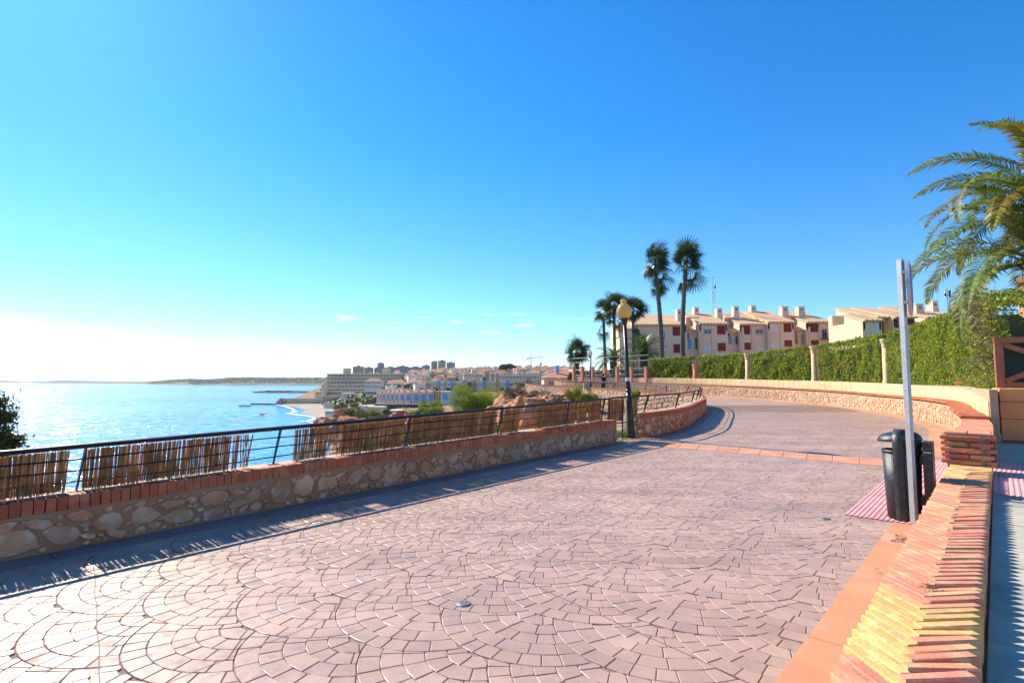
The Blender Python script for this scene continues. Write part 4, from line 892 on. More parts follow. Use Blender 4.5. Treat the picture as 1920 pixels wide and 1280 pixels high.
# cream columns
for u, lab in ((1402, 'leftmost of the three tall cream columns in the hedge'), (1527, 'middle one of the three tall cream columns in the hedge'), (1662, 'rightmost of the three tall cream columns in the hedge'), (1303, 'rust-coloured post in the hedge left of the cream columns'), (1806, 'ochre post half hidden in the hedge right of the sign post')):
    d = d_at_u(CR, u, 2.2, .72, 4, 55); a = CR.at(d, .72)[0]; zt2 = hz_top(a.y)+(.02 if u in (1402, 1527) else -.25 if u == 1662 else -2.4 if u == 1806 else -.6); g = rise(a.y)
    o = thing('column', (a.x, a.y, g+.8), lab, 'column', 'columns in the hedge'); mt = M['ochre'] if u in (1303, 1806) else M['cream']
    if u == 1806: mb = MB(); mb.box((a.x, a.y, 1.05), (.38, .38, .95), .6); mb.build('shaft', M['ochre'], o); mb = MB(); mb.box((a.x, a.y, 1.55), (.42, .42, .06), .6); mb.build('cap', M['ochre'], o); continue
    mb = MB(); mb.lathe([(.2, g+.6), (.2, g+1.6), (.17, g+1.65), (.16, zt2-.45)], (a.x, a.y, 0), 18); mb.build('shaft', mt, o, True)
    mb = MB(); mb.lathe([(.16, zt2-.45), (.18, zt2-.42), (.18, zt2-.36), (.17, zt2-.3), (.21, zt2-.14), (.24, zt2-.12), (.24, zt2)], (a.x, a.y, 0), 18); mb.build('capital', mt, o)
# cream block wall
c0 = CR.at(12, .5)[0]; CW = thing('cream_block_wall', (c0.x, c0.y, .8), 'cream block wall showing between the red wall top and the hedge', 'wall')
mb = MB(); ribbon(mb, CR, 5.2, 60, .43, .62, -.3, .5, .6); ribbon(mb, CR, 5.2, 60, .47, .6, .5, 1.42, .6); mb.build('wall_core', M['mortar_pale'], CW)
d = 5.3
while d < 58:
    l = random.uniform(.42, .62); p, t, n_ = CR.at(d+l/2, .52); yb = p.y; h = hz_bot(yb)+.22-rise(yb)-.78; me = brick_mesh('block', (l-.012, .15, h), M['cream'], .012, int(d*10)); obj('block', me, CW, (p.x, p.y, .78+h/2+rise(yb)), (0, 0, math.atan2(t.y, t.x))); d += l
# red scribble sprayed on the blocks
M['spray'] = mat('red_spray', (.62, .1, .12), None, 9, .8)
def scribble(d0, z0, w_, h_, k, seed):
    mb = MB(); r_ = random.Random(seed)
    for q in range(k):
        x0 = d0+w_*q/k; pts = [(x0+r_.uniform(-.03, .03)+w_/k*s_*.8, z0+h_*(.5+.5*math.sin(s_*5+q*1.7))) for s_ in np.linspace(0, 1, 9)]
        for (a, za), (b, zb) in zip(pts, pts[1:]):
            A_, t, n_ = CR.at(a, .436); B_ = CR.at(b, .436)[0]; g = rise(A_.y); mb.face([(A_.x, A_.y, za-.012+g), (B_.x, B_.y, zb-.012+g), (B_.x, B_.y, zb+.016+g), (A_.x, A_.y, za+.016+g)])
    mb.build('spray_mark', M['spray'], CW)
dd = d_at_u(CR, 1838, 1.1, .43, 4, 30); scribble(dd-.3, .93, .7, .25, 6, 3); dd = d_at_u(CR, 1545, 1.1, .43, 4, 40); scribble(dd-.5, .98, .9, .25, 5, 4)
# ochre pier with timber lattice gate
ga = R(-30); gx = Vector((math.cos(ga), math.sin(ga), 0)); gy = Vector((-gx.y, gx.x, 0)); g0 = Vector((10.33, 11.35, 0))
def GB(a, b, z): q = g0+gx*a+gy*b; return Vector((q.x, q.y, z))
GP = thing('garden_pier', GB(.9, .3, FZ), 'ochre rendered pier below the timber lattice at the right edge', 'pier')
for k, (z0, z1) in enumerate(((FZ-.02, .80), (.815, 1.16), (1.175, 1.45))):
    for j, (a0, a1) in enumerate(((0, .84), (.855, 2.4)) if k != 1 else ((0, .5), (.515, 2.4))): me = brick_mesh('block', (a1-a0, .6, z1-z0), M['ochre'], .02, k*3+j); obj('block', me, GP, GB((a0+a1)/2, .3, (z0+z1)/2), (0, 0, ga))
mb = MB(); mb.box(GB(1.2, .3, .9), (2.34, .54, 1.06), ga); mb.build('mortar_core', M['mortar'], GP)
GT = thing('timber_lattice', GB(.9, .3, 1.45), 'brown timber frame with diagonal braces on top of the ochre pier', 'gate')
def beam(a, b, name='beam', w_=.11):
    A_, B_ = GB(*a), GB(*b); d = (B_-A_); mb = MB(); L_ = d.length; d.normalize(); up = gy; s_ = d.cross(up).normalized(); vs = []
    for P_ in (A_, B_):
        for i, j in ((-1, -1), (1, -1), (1, 1), (-1, 1)): vs.append(P_+s_*w_/2*i+up*w_*.4*j)
    mb.add(vs, [(3, 2, 1, 0), (4, 5, 6, 7), (0, 1, 5, 4), (1, 2, 6, 5), (2, 3, 7, 6), (3, 0, 4, 7)]); mb.build(name, M['wood'], GT)
beam((.07, .2, 1.45), (.07, .2, 2.52), 'gate_post', .14); beam((1.9, .2, 1.45), (1.9, .2, 2.52), 'gate_post', .14); beam((0, .2, 2.47), (2.1, .2, 2.47), 'beam', .12); beam((.15, .2, 1.52), (1.85, .2, 1.52), 'beam', .1); beam((.15, .22, 2.38), (1.85, .22, 1.6), 'brace', .1); beam((.15, .17, 1.6), (1.85, .17, 2.38), 'brace', .1)
mb = MB(); mb.box(GB(1.2, .42, 1.98), (2.3, .03, 1.04), ga); M['mesh'] = mat('green_screen', (.015, .05, .045), (.01, .035, .03), 9, .7); mb.build('green_netting', M['mesh'], GT)
# garden ground behind the wall
mb = MB(); pts = [CR.at(d, .6)[0] for d in np.arange(7.6, 70, 2)]
for a, b in zip(pts, pts[1:]): mb.face([(a.x, a.y, .85+rise(a.y)), (a.x+160, a.y+4, .85+rise(a.y)), (b.x+160, b.y+4, .85+rise(b.y)), (b.x, b.y, .85+rise(b.y))])
tag(mb.build('lawn', M['grass']), kind='structure')
# terracotta columns and mesh fence beyond the hedge
FE = thing('mesh_fence', (10, 56, 1.2), 'tall wire mesh fence behind the terracotta posts', 'fence'); uu = [1212, 1184, 1157, 1134, 1111, 1092, 1076]; ds_ = [d_at_u(CR, u, 2.2, .5, 34, CR.L) for u in uu]
for i, d in enumerate(ds_):
    a = CR.at(d, .5)[0]; g = rise(a.y); o = thing('terracotta_post', (a.x, a.y, g+.6), ['cream and terracotta post where the hedge begins', 'terracotta fence post nearest to the hedge', 'second terracotta fence post from the hedge', 'terracotta fence post behind the walking person', 'terracotta fence post just right of the middle lamp', 'terracotta fence post just left of the middle lamp', 'terracotta fence post at the left end of the fence'][i], 'post', 'terracotta posts of the garden fence')
    mb = MB(); mb.box((a.x, a.y, g+1.55), (.3, .3, 1.7), .5); mb.build('shaft', M['terra'], o); mb = MB(); mb.box((a.x, a.y, g+2.43), (.36, .36, .07), .5); mb.build('cap', M['terra'], o)
mb = MB()
for h in (1.7, 2.3, 3.1, 3.6): mb.tube([(*CR.at(d, .9)[0], h+.55) for d in np.linspace(ds_[0], ds_[-1]+.8, 12)], .014, 4)
mb.build('rail', M['galv'], FE)
for d in np.arange(ds_[0], ds_[-1]+1, 1.45): a = CR.at(d, .9)[0]; mb = MB(); mb.tube([(a.x, a.y, 1.2), (a.x, a.y, 4.15)], .03, 6); mb.build('fence_post', M['black'], FE)
mb = MB()
for d in np.arange(ds_[0], ds_[-1]+.8, .16): a = CR.at(d, .9)[0]; mb.tube([(a.x, a.y, 1.3), (a.x, a.y, 2.85)], .008, 3, False)
mb.build('wire_mesh', M['galv'], FE)['kind'] = 'stuff'
mb = MB(); P_ = []
for d in np.arange(ds_[0], ds_[-1]+.3, .1): a = CR.at(d, 1.6)[0]; P_ += [(a.x+random.gauss(0, .12), a.y+random.gauss(0, .2), random.uniform(1.45, 2.75)) for _ in range(26)]
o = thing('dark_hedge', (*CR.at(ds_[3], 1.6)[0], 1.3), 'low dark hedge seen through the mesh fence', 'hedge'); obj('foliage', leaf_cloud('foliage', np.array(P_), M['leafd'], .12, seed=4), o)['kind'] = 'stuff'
# ================================================================== PERSON
def skin_mesh(name, joints, bones, mt, parent, loc, sub=2):
    me = bpy.data.meshes.new(name); me.from_pydata([j[:3] for j in joints], bones, []); o = obj(name, me, parent, loc); sk = o.modifiers.new('skin', 'SKIN')
    for v, j in zip(me.skin_vertices[0].data if me.skin_vertices else [], joints): v.radius = (j[3], j[3]); 
    s_ = o.modifiers.new('sub', 'SUBSURF'); s_.levels = sub; s_.render_levels = sub; me.materials.append(mt); return o
def skinned(name, joints, bones, mt, parent, loc):
    me = bpy.data.meshes.new(name+'_frame'); me.from_pydata([j[:3] for j in joints], bones, []); t = bpy.data.objects.new('tmp', me); C.objects.link(t); md = t.modifiers.new('skin', 'SKIN')
    for i, j in enumerate(joints): me.skin_vertices[0].data[i].radius = (j[3], j[4] if len(j) > 4 else j[3])
    me.skin_vertices[0].data[0].use_root = True; md2 = t.modifiers.new('s', 'SUBSURF'); md2.levels = 2; md2.render_levels = 2
    dg = bpy.context.evaluated_depsgraph_get(); m2 = bpy.data.meshes.new_from_object(t.evaluated_get(dg)); m2.name = name; bpy.data.objects.remove(t); bpy.data.meshes.remove(me)
    m2.materials.clear(); m2.materials.append(mt); m2.polygons.foreach_set('use_smooth', [True]*len(m2.polygons)); return obj(name, m2, parent, loc)
pp = Vector((8.55, 50, rise(50))); PR = thing('person', pp, 'person in black top and dark trousers walking on the far promenade', 'person')
J = [(0, 0, .98, .14, .1), (0, 0, 1.15, .13, .1), (0, 0, 1.38, .16, .11), (0, 0, 1.5, .06), (0, .0, 1.6, .075), (0, .02, 1.7, .085), (.17, 0, 1.42, .055), (.24, .04, 1.15, .042), (.22, .12, .93, .035), (.22, .16, .85, .035), (-.17, 0, 1.42, .055), (-.25, -.05, 1.15, .042), (-.24, -.02, .93, .035), (-.24, 0, .85, .035), (.09, 0, .9, .085), (.1, .08, .5, .065), (.1, .02, .1, .045), (.1, .16, .04, .04), (-.09, 0, .9, .085), (-.1, -.04, .5, .065), (-.1, -.18, .12, .045), (-.1, -.08, .04, .04)]
Bn = [(0, 1), (1, 2), (2, 3), (3, 4), (4, 5), (2, 6), (6, 7), (7, 8), (8, 9), (2, 10), (10, 11), (11, 12), (12, 13), (0, 14), (14, 15), (15, 16), (16, 17), (0, 18), (18, 19), (19, 20), (20, 21)]
skinned('body', J, Bn, M['skin'], PR, pp)
ex = lambda j, e: (*j[:3], j[3]+e, (j[4] if len(j) > 4 else j[3])+e)
skinned('shirt', [ex(J[0], .03), ex(J[1], .03), ex(J[2], .025), ex(J[6], .028), (.215, .02, 1.26, .065), ex(J[10], .028), (-.22, -.02, 1.26, .065)], [(0, 1), (1, 2), (2, 3), (3, 4), (2, 5), (5, 6)], M['shirt'], PR, pp)
skinned('trousers', [(0, 0, 1.0, .16, .12), ex(J[14], .025), ex(J[15], .025), (.1, .03, .13, .07), ex(J[18], .025), ex(J[19], .025), (-.1, -.16, .15, .07)], [(0, 1), (1, 2), (2, 3), (0, 4), (4, 5), (5, 6)], M['trous'], PR, pp)
mb = MB(); mb.lathe([(.07, 1.62), (.1, 1.68), (.105, 1.74), (.09, 1.79), (.05, 1.82), (.01, 1.83)], (pp.x, pp.y-.02, pp.z), 16); mb.build('hair', M['hair'], PR, True)
for s_ in (-1, 1):
    mb = MB(); mb.box((pp.x+.1*s_, pp.y+(.1 if s_ > 0 else -.1), pp.z+.04), (.1, .28, .08)); mb.build('shoe', M['shirt'], PR)
# ================================================================== APARTMENT BLOCKS
# tiled roofs get rounded ribs running down the slope
def rib_mat(name, c1, c2, pitch):
    m = mat(name, c1, c2, .6, .85, contrast=(.3, .7)); t = m.node_tree; b = t.nodes['Principled BSDF']; g = t.nodes.new('ShaderNodeNewGeometry'); w_ = t.nodes.new('ShaderNodeTexWave'); w_.inputs['Scale'].default_value = 1/pitch*.314*1.0; w_.bands_direction = 'X'
    t.links.new(g.outputs['Position'], w_.inputs[0]); bu = t.nodes.new('ShaderNodeBump'); bu.inputs['Strength'].default_value = 1; bu.inputs['Distance'].default_value = .08; t.links.new(w_.outputs[0], bu.inputs['Height']); t.links.new(bu.outputs[0], b.inputs['Normal']); return m
M['ribroof'] = rib_mat('ribbed_roof_tile', (.88, .56, .3), (.76, .46, .24), .28)
def zp(v, D): return A(960, v, D)[2]
def xp(u, D, v=660): return A(u, v, D)[0]
def pxz(D, x, y, mode):  # coordinates read from the enlarged pictures
    return (1150+x/4.267, 540+y/4.267) if mode == 1 else (1540+x/3.2, 500+y/3.2)
def bbox(name, parent, D0, D1, u0, u1, z0, z1, mt, bt=None):
    mb = MB(); x0, x1 = xp(u0, D0), xp(u1, D0); mb.box(((x0+x1)/2, (D0+D1)/2, (z0+z1)/2), (x1-x0, D1-D0, z1-z0)); return mb.build(name, mt, parent)
def window(parent, D, u0, v0, u1, v1, mt, frame=True, proud=.03, shutter=False):
    a, b = A(u0, v0, D), A(u1, v1, D); cx, cz, w_, h_ = (a[0]+b[0])/2, (a[2]+b[2])/2, abs(b[0]-a[0]), abs(a[2]-b[2])
    if shutter:
        mb = MB(); n = max(5, int(h_/.12))
        mb.box((cx, D-.02, cz), (w_, .05, h_))
        for k in range(n): mb.box((cx, D-.055, cz-h_/2+(k+.5)*h_/n), (w_-.1, .03, h_/n*.6))
        return mb.build('shutter', mt, parent)
    mb = MB(); f = .08
    for (x, z, dx, dz) in ((cx, cz+h_/2-f/2, w_, f), (cx, cz-h_/2+f/2, w_, f), (cx-w_/2+f/2, cz, f, h_-2*f), (cx+w_/2-f/2, cz, f, h_-2*f), (cx, cz, f*.8, h_-2*f)): mb.box((x, D-.03, z), (dx, .08, dz))
    o = mb.build('window', M['white'], parent); mb = MB(); mb.box((cx, D-.01, cz), (w_-f, .03, h_-f)); mb.build('pane', mt, o); mb = MB(); mb.box((cx, D-.08, cz-h_/2-.04), (w_+.2, .2, .07)); mb.build('sill', M['wallp'], o); return o
def roofslab(parent, D, u0, u1, ve, vr, depth, over=.5, th=.22, gable=None, uo=0):
    """mono-pitch tiled plane rising from the eave at D-over to the ridge at D+depth"""
    x0, x1 = xp(u0, D), xp(u1, D); ze = A(960, ve, D-over)[2]; zr = A(960, vr, D+depth)[2]; mb = MB(); y0, y1 = D-over, D+depth
    mb.add([(x0, y0, ze), (x1, y0, ze), (x1+uo, y1, zr), (x0+uo, y1, zr), (x0, y0, ze-th), (x1, y0, ze-th), (x1+uo, y1, zr-th), (x0+uo, y1, zr-th)], [(0, 1, 2, 3), (7, 6, 5, 4), (0, 4, 5, 1), (1, 5, 6, 2), (2, 6, 7, 3), (3, 7, 4, 0)]); mb.build('roof', M['ribroof'], parent)
    # gable walls under the slope on both ends
    for nm, x in (('gable_wall', x0+.3), ('gable_wall', x1-.3)):
        mb = MB(); zl = ze-th-.05; mb.add([(x-.12, y0+over, zl-1), (x-.12, y1, zl-1), (x-.12, y1, zr-th-.01), (x-.12, y0+over, zl+.02), (x+.12, y0+over, zl-1), (x+.12, y1, zl-1), (x+.12, y1, zr-th-.01), (x+.12, y0+over, zl+.02)], [(3, 2, 1, 0), (4, 5, 6, 7), (0, 1, 5, 4), (1, 2, 6, 5), (2, 3, 7, 6), (3, 0, 4, 7)]); mb.build(nm, M['wallc'], parent)
    mb = MB()
    n = int((x1-x0)/.55)
    for k in range(n): mb.tube([(x0+(k+.5)*(x1-x0)/n, y0-.02, ze+.03), (x0+(k+.5)*(x1-x0)/n, y0+.4, ze+.08)], .1, 5)
    mb.build('eave_tiles', M['ribroof'], parent)
def chimney(parent, D, u0, v0, u1, v1, mt):
    a, b = A(u0, v0, D), A(u1, v1, D); x0, x1, z1, z0 = a[0], b[0], a[2], b[2]-1.2; mb = MB(); w_ = x1-x0; cx = x0+w_*.4; mb.box((cx, D, (z0+z1)/2), (w_*1.15, 1.5, z1-z0), 0, taper=.72); o = mb.build('chimney', mt, parent)
    mb = MB(); mb.box((cx, D, z1+.06), (w_*.95, 1.25, .14)); mb.build('chimney_cap', M['wallp'], o); mb = MB(); mb.box((cx, D-.56, z1-.45), (.34, .1, .34)); mb.build('flue', M['wglass'], o)
B1 = thing('apartment_building', (38, 90, 1), 'long pinkish three-storey apartment block with red shutters and a row of leaning chimneys', 'building')
q1 = lambda x, y: (1150+x/4.267, 540+y/4.267)
D = 90.
secs = [(175, 592, 290, 215, 0, 9), (592, 690, 352, 300, 1.0, 3), (690, 920, 280, 200, 0, 9), (920, 1015, 350, 300, 1.0, 3), (1015, 1240, 285, 196, 0, 9), (1240, 1455, 268, 186, -.8, 9), (1455, 1548, 330, 285, 1.0, 3), (1548, 1745, 268, 188, 0, 9)]
for x0, x1, ye, yr, dd, dep in secs:
    (u0, ve), (u1, vr) = q1(x0, ye), q1(x1, yr); Dd = D+dd; zt = zp(ve, Dd)
    wx = 6 if x0 < 700 else 4
    bbox('wall', B1, Dd, Dd+11-dd, u0+(0 if dd <= 0 else -.4), u1-(0 if dd <= 0 else -.4), -1, zt-.15, M['wallp'])
    roofslab(B1, Dd, u0-1, u1+1, ve, vr, dep)
    # upper wall behind the low link roofs
    if dd > .5: bbox('wall', B1, Dd+3, Dd+7, u0-1, u1+1, zt-1, zp(q1(0, 232)[1], Dd+3), M['wallc'])
    # pilasters beside the projecting bays
    if dd <= 0 and x1-x0 < 300:
        for xx in (x0+24, x0+105): mb = MB(); mb.box((xp(q1(xx, 0)[0], Dd), Dd-.06, 5), (.35, .12, 11.4)); mb.build('pilaster', M['wallc'], B1)
W1 = [(474, 310, 541, 380), (481, 448, 541, 518), (830, 300, 897, 370), (836, 438, 900, 503), (1026, 300, 1095, 370), (1036, 436, 1100, 494), (1362, 283, 1425, 352), (1368, 416, 1430, 467), (1553, 283, 1644, 352), (1562, 416, 1648, 460)]
for x0, y0, x1, y1 in W1: (a, b), (c, d) = q1(x0, y0), q1(x1, y1); window(B1, D-(.8 if 1240 < x0 < 1455 else 0), a, b, c, d, M['shut'], shutter=True)
for x0, y0, x1, y1, k in [(722, 325, 785, 370, 'wglass'), (1136, 325, 1200, 370, 'wglass'), (725, 462, 795, 510, 'white'), (1145, 460, 1205, 500, 'white'), (1258, 305, 1320, 355, 'white'), (1265, 440, 1330, 480, 'white'), (385, 340, 415, 425, 'wglass')]:
    (a, b), (c, d) = q1(x0, y0), q1(x1, y1); window(B1, D-(.8 if 1240 < x0 < 1455 else 0), a, b, c, d, M[k])
for x0, y0, x1, y1, k in [(597, 393, 625, 487, 'wblue'), (650, 393, 672, 487, 'wglass'), (922, 385, 950, 450, 'wblue'), (975, 385, 1003, 450, 'wglass'), (1450, 365, 1475, 445, 'wglass'), (1502, 365, 1530, 445, 'tgrey')]:
    (a, b), (c, d) = q1(x0, y0), q1(x1, y1); P_, Q_ = A(a, b, D+1), A(c, d, D+1); mb = MB(); w_ = Q_[0]-P_[0]; cx = (P_[0]+Q_[0])/2; pts = [(cx-w_/2, Q_[2]), (cx+w_/2, Q_[2])]+[(cx+w_/2*math.cos(t), P_[2]-w_/2+w_/2*math.sin(t)) for t in np.linspace(0, math.pi, 9)]
    mb.add([(x, D+.95, z) for x, z in pts]+[(x, D+1.1, z) for x, z in pts], [tuple(range(len(pts)))]+[(i, (i+1) % len(pts), (i+1) % len(pts)+len(pts), i+len(pts)) for i in range(len(pts))]); mb.build('arched_window', M[k], B1)
(a, b), (c, d) = q1(1665, 325), q1(1710, 405); window(B1, D, a, b, c, d, M['wglass']); P_ = A(a, d, D); mb = MB(); mb.box((P_[0]+.5, D-.5, P_[2]-.1), (1.5, 1, .12)); [mb.box((P_[0]-.2+.18*k, D-.98, P_[2]+.45), (.04, .04, 1)) for k in range(9)]; mb.box((P_[0]+.5, D-.98, P_[2]+.95), (1.5, .06, .06)); mb.build('balcony', M['black'], B1)
for x0, y0, x1, y1, dd in [(505, 178, 545, 262, 3), (640, 160, 685, 222, 8), (822, 170, 870, 240, 5), (955, 155, 1005, 250, 4), (1093, 147, 1140, 195, 8), (1340, 155, 1400, 240, 5), (1470, 155, 1530, 238, 5)]: (a, b), (c, d) = q1(x0, y0), q1(x1, y1); chimney(B1, D+dd, a, b, c, d, M['wallp'])
# low left wing with the lit fascia
bbox('wall', B1, 86, 94, 1162, 1191, -1, zp(617, 86), M['wallc']); roofslab(B1, 86, 1158, 1193, 616, 606, 6)
def mast(name, u, v0, v1, D, label, parts=5):
    a, b = A(u, v0, D), A(u, v1, D); o = thing(name, (a[0], D, b[2]-1), label, 'antenna'); H_ = a[2]-b[2]+1; mb = MB(); r_ = .16
    for i, j in ((-1, -1), (1, -1), (0, 1)): mb.tube([(a[0]+i*r_, D+j*r_, b[2]-1), (a[0]+i*r_*.5, D+j*r_*.5, a[2])], .03, 4)
    for k in range(14): z = b[2]-1+H_*k/14; s_ = (-1)**k; mb.tube([(a[0]-s_*r_, D-r_, z), (a[0]+s_*r_, D-r_, z+H_/14)], .02, 3)
    mb.build('lattice', M['galv'], o)
    mb = MB(); r2 = random.Random(int(u))
    for k in range(parts*2): z = b[2]+(a[2]-b[2])*r2.uniform(.1, .9); mb.box((a[0]+r2.choice((-.35, .35)), D, z), (.16, .16, .7)); mb.box((a[0], D, z), (.7, .05, .05))
    mb.build('aerial', M['white'], o)
mast('antenna_mast', 1337, 518, 588, 98, 'thin lattice antenna mast rising behind the red-shuttered block', 4)
# second block
B2 = thing('apartment_building', (48, 70, 1), 'cream apartment block behind the hedge, right of the red-shuttered one', 'building'); q2 = lambda x, y: (1540+x/3.2, 500+y/3.2); D = 70.
for x0, x1, ye, yr, dd, dep in [(255, 372, 318, 282, 0, 4), (372, 470, 318, 300, 5, 0), (440, 572, 300, 246, 3, 9), (572, 632, 345, 320, 6, 2), (632, 862, 300, 240, 3, 9)]:
    (u0, ve), (u1, vr) = q2(x0, ye), q2(x1, yr); Dd = D+dd; zt = zp(ve, Dd); bbox('wall', B2, Dd, Dd+(6.7 if x0 == 255 else 9-dd*.5), u0, u1, -1, zt-(.15 if dep else 0), M['wallc'] if x0 < 600 else M['wallp'])
    if dep: roofslab(B2, Dd, u0-1, u1+1, ve, vr, dep)
roofslab(B2, D+4, q2(330, 0)[0], q2(470, 0)[0], q2(0, 300)[1], q2(0, 247)[1], 9); bbox('wall', B2, D+5, D+12, q2(336, 0)[0], q2(468, 0)[0], -1, zp(q2(0, 306)[1], D+5), M['wallc'])
bbox('wall', B2, D+7, D+8, q2(74, 0)[0], q2(172, 0)[0], -1, zp(q2(0, 294)[1], D+7), M['wallc'])
for x0, y0, x1, y1, dd in [(440, 315, 465, 367, 3), (510, 315, 555, 365, 3), (640, 315, 682, 357, 3)]: (a, b), (c, d) = q2(x0, y0), q2(x1, y1); window(B2, D+dd, a, b, c, d, M['shut'], shutter=True)
for x0, y0, x1, y1, dd, k in [(295, 340, 345, 402, 0, 'white'), (700, 318, 740, 357, 3, 'wglass'), (134, 352, 148, 420, 7, 'ochre')]: (a, b), (c, d) = q2(x0, y0), q2(x1, y1); window(B2, D+dd, a, b, c, d, M[k])
for x0, y0, x1, y1, dd in [(552, 230, 606, 285, 6), (650, 212, 690, 256, 8), (805, 220, 842, 280, 5)]: (a, b), (c, d) = q2(x0, y0), q2(x1, y1); chimney(B2, D+dd, a, b, c, d, M['wallp'])
mast('antenna_mast', 1776, 541, 574, 80, 'short antenna mast with white panels on the right-hand roof', 3)
TH = thing('terracotta_house', (30.5, 31, 1), 'corner of a terracotta house showing behind the hedge under the big palm', 'building'); mb = MB(); a = A(1908, 545, 38); mb.box((a[0]+4, 34, a[2]/2+.2), (8, 8, a[2]+.4)); mb.build('wall', M['ochre'], TH); mb = MB(); mb.box((a[0]+4, 34, a[2]+.75), (8.5, 8.5, .5), 0, taper=.9); mb.build('roof', M['roofr'], TH); mb = MB(); mb.box((a[0]+1.2, 29.98, a[2]-1.1), (.9, .1, 1.1)); mb.build('window', M['wglass'], TH)

# ================================================================== PALMS
def frond_mesh(name, L_, droop, nleaf, ll, w_, mt, seed, wind=0.):
    """feather frond along +X: arching rachis with two rows of folded leaflets"""
    r_ = np.random.default_rng(seed); V = []; tn = []; s = np.linspace(0, 1, 14); pts = [];
    th = .9; x = z = 0.
    for i in range(14): pts.append((x, 0, z)); a = th-droop*(i/13)**1.25; x += L_/13*math.cos(a); z += L_/13*math.sin(a)
    P_ = np.array(pts); mb = MB(); mb.tube(pts, list(np.linspace(.022*L_/4, .004, 14)), 5, False, tint=1.15)
    for k in range(nleaf):
        f = .1+.9*k/nleaf; i = f*13; i0 = min(int(i), 12); p = P_[i0]*(1-(i-i0))+P_[i0+1]*(i-i0); t = P_[i0+1]-P_[i0]; t = t/np.linalg.norm(t)
        l = ll*(math.sin(math.pi*min(1, f*.9+.12))**.6)*r_.uniform(.85, 1.1)
        for sd in (-1, 1):
            up = np.array([-t[2], 0, t[0]]); d = t*.62+np.array([0, sd*.8, 0])+up*(.28+r_.normal()*.12); d += r_.normal(size=3)*.06; d[1] += wind; d /= np.linalg.norm(d)
            m_ = p+d*l*.5; e = p+d*l-np.array([0, 0, l*.28]); wv = np.cross(d, up); wv = wv/np.linalg.norm(wv)*w_*.5; tt_ = r_.uniform(.65, 1.3)
            V.append([p-wv*.5, p+wv*.5, m_+wv, m_-wv]); tn.append(tt_); V.append([m_-wv, m_+wv, e+wv*.1, e-wv*.1]); tn.append(tt_*1.05)
    for v in V: mb.face(v)
    n0 = len(mb.t)-len(V); mb.t[n0:] = tn; return mb.mesh(name, mt)
def feather_palm(loc, th, label, fronds, meshes, trunk_r, lean=(0, 0), seed=0, sc=1., drops=(-.35, 1.1)):
    r_ = random.Random(seed); loc = Vector(loc); o = thing('palm_tree', loc, label, 'palm'); n = 12; mb = MB()
    pts = [loc+Vector((lean[0]*(i/n)**1.5, lean[1]*(i/n)**1.5, th*i/n)) for i in range(n+1)]; rr = [trunk_r*(1.25 if i == 0 else 1.08 if i > n-2 else 1) for i in range(n+1)]
    for i in range(n): # stacked frond-base rings
        for k in range(3): a = pts[i].lerp(pts[i+1], k/3); b = pts[i].lerp(pts[i+1], (k+1)/3); mb.tube([a, b], [rr[i]*.92, rr[i]*1.08], 12, k == 2 and i == n-1, r_.uniform(.8, 1.2))
    mb.build('trunk', M['palmtrunk'], o); top = pts[-1]
    mb = MB()
    for k in range(26): a = r_.uniform(0, 6.28); e = r_.uniform(-.2, .8); l = r_.uniform(.25, .55)*sc; mb.tube([top+Vector((0, 0, -.1)), top+Vector((math.cos(a)*l*math.cos(e), math.sin(a)*l*math.cos(e), l*math.sin(e)))], [.05*sc, .02*sc], 5)
    mb.build('crown_shaft', M['palmtrunk'], o)
    for k in range(fronds):
        me = meshes[k % len(meshes)]; f = k/(fronds-1); az_ = k*2.399+r_.uniform(-.25, .25); tilt = drops[0]+(drops[1]-drops[0])*f+r_.uniform(-.12, .12)
        obj('frond', me, o, top+Vector((0, 0, .1*(1-f)*sc)), (r_.uniform(-.4, .4), tilt, az_), (sc*r_.uniform(.85, 1.08),)*3)
    return o
FN = [frond_mesh('frond', 3.9, 1.8+.25*i, 84, .52, .042, M['frondb'], i) for i in range(4)]; FD = [frond_mesh('frond', 3.6, 1.5+.25*i, 84, .48, .044, M['frondd'], 9+i) for i in range(3)]
a = A(1938, 496, 14.5); feather_palm((a[0], 14.5, .4), a[2]-.4, 'big green date palm leaning in from the right edge behind the hedge', 34, FN, .2, seed=3, sc=1.0, drops=(-.75, .95))
a = A(1962, 385, 13.8); feather_palm((a[0], 13.8, .4), a[2]-.4, 'taller palm with bronze-tipped fronds at the top right edge', 28, FD[:2]+FN, .2, seed=8, sc=1.0, drops=(-.8, .6))
FM = [frond_mesh('frond', 3.4, 1.5+.25*i, 40, .55, .06, M['frond'], 20+i) for i in range(3)]
a = A(1207, 668, 60); feather_palm((a[0], 60, .5), a[2]-.5, 'bushy date palm right of the near lamp post', 46, FM, .42, seed=5, sc=.98, drops=(-.85, .8))
a = A(1150, 678, 64); feather_palm((a[0], 64, .5), a[2]-.5, 'low date palm with drooping fronds left of the near lamp post', 38, FM, .4, seed=6, sc=.85, drops=(-.6, .9))
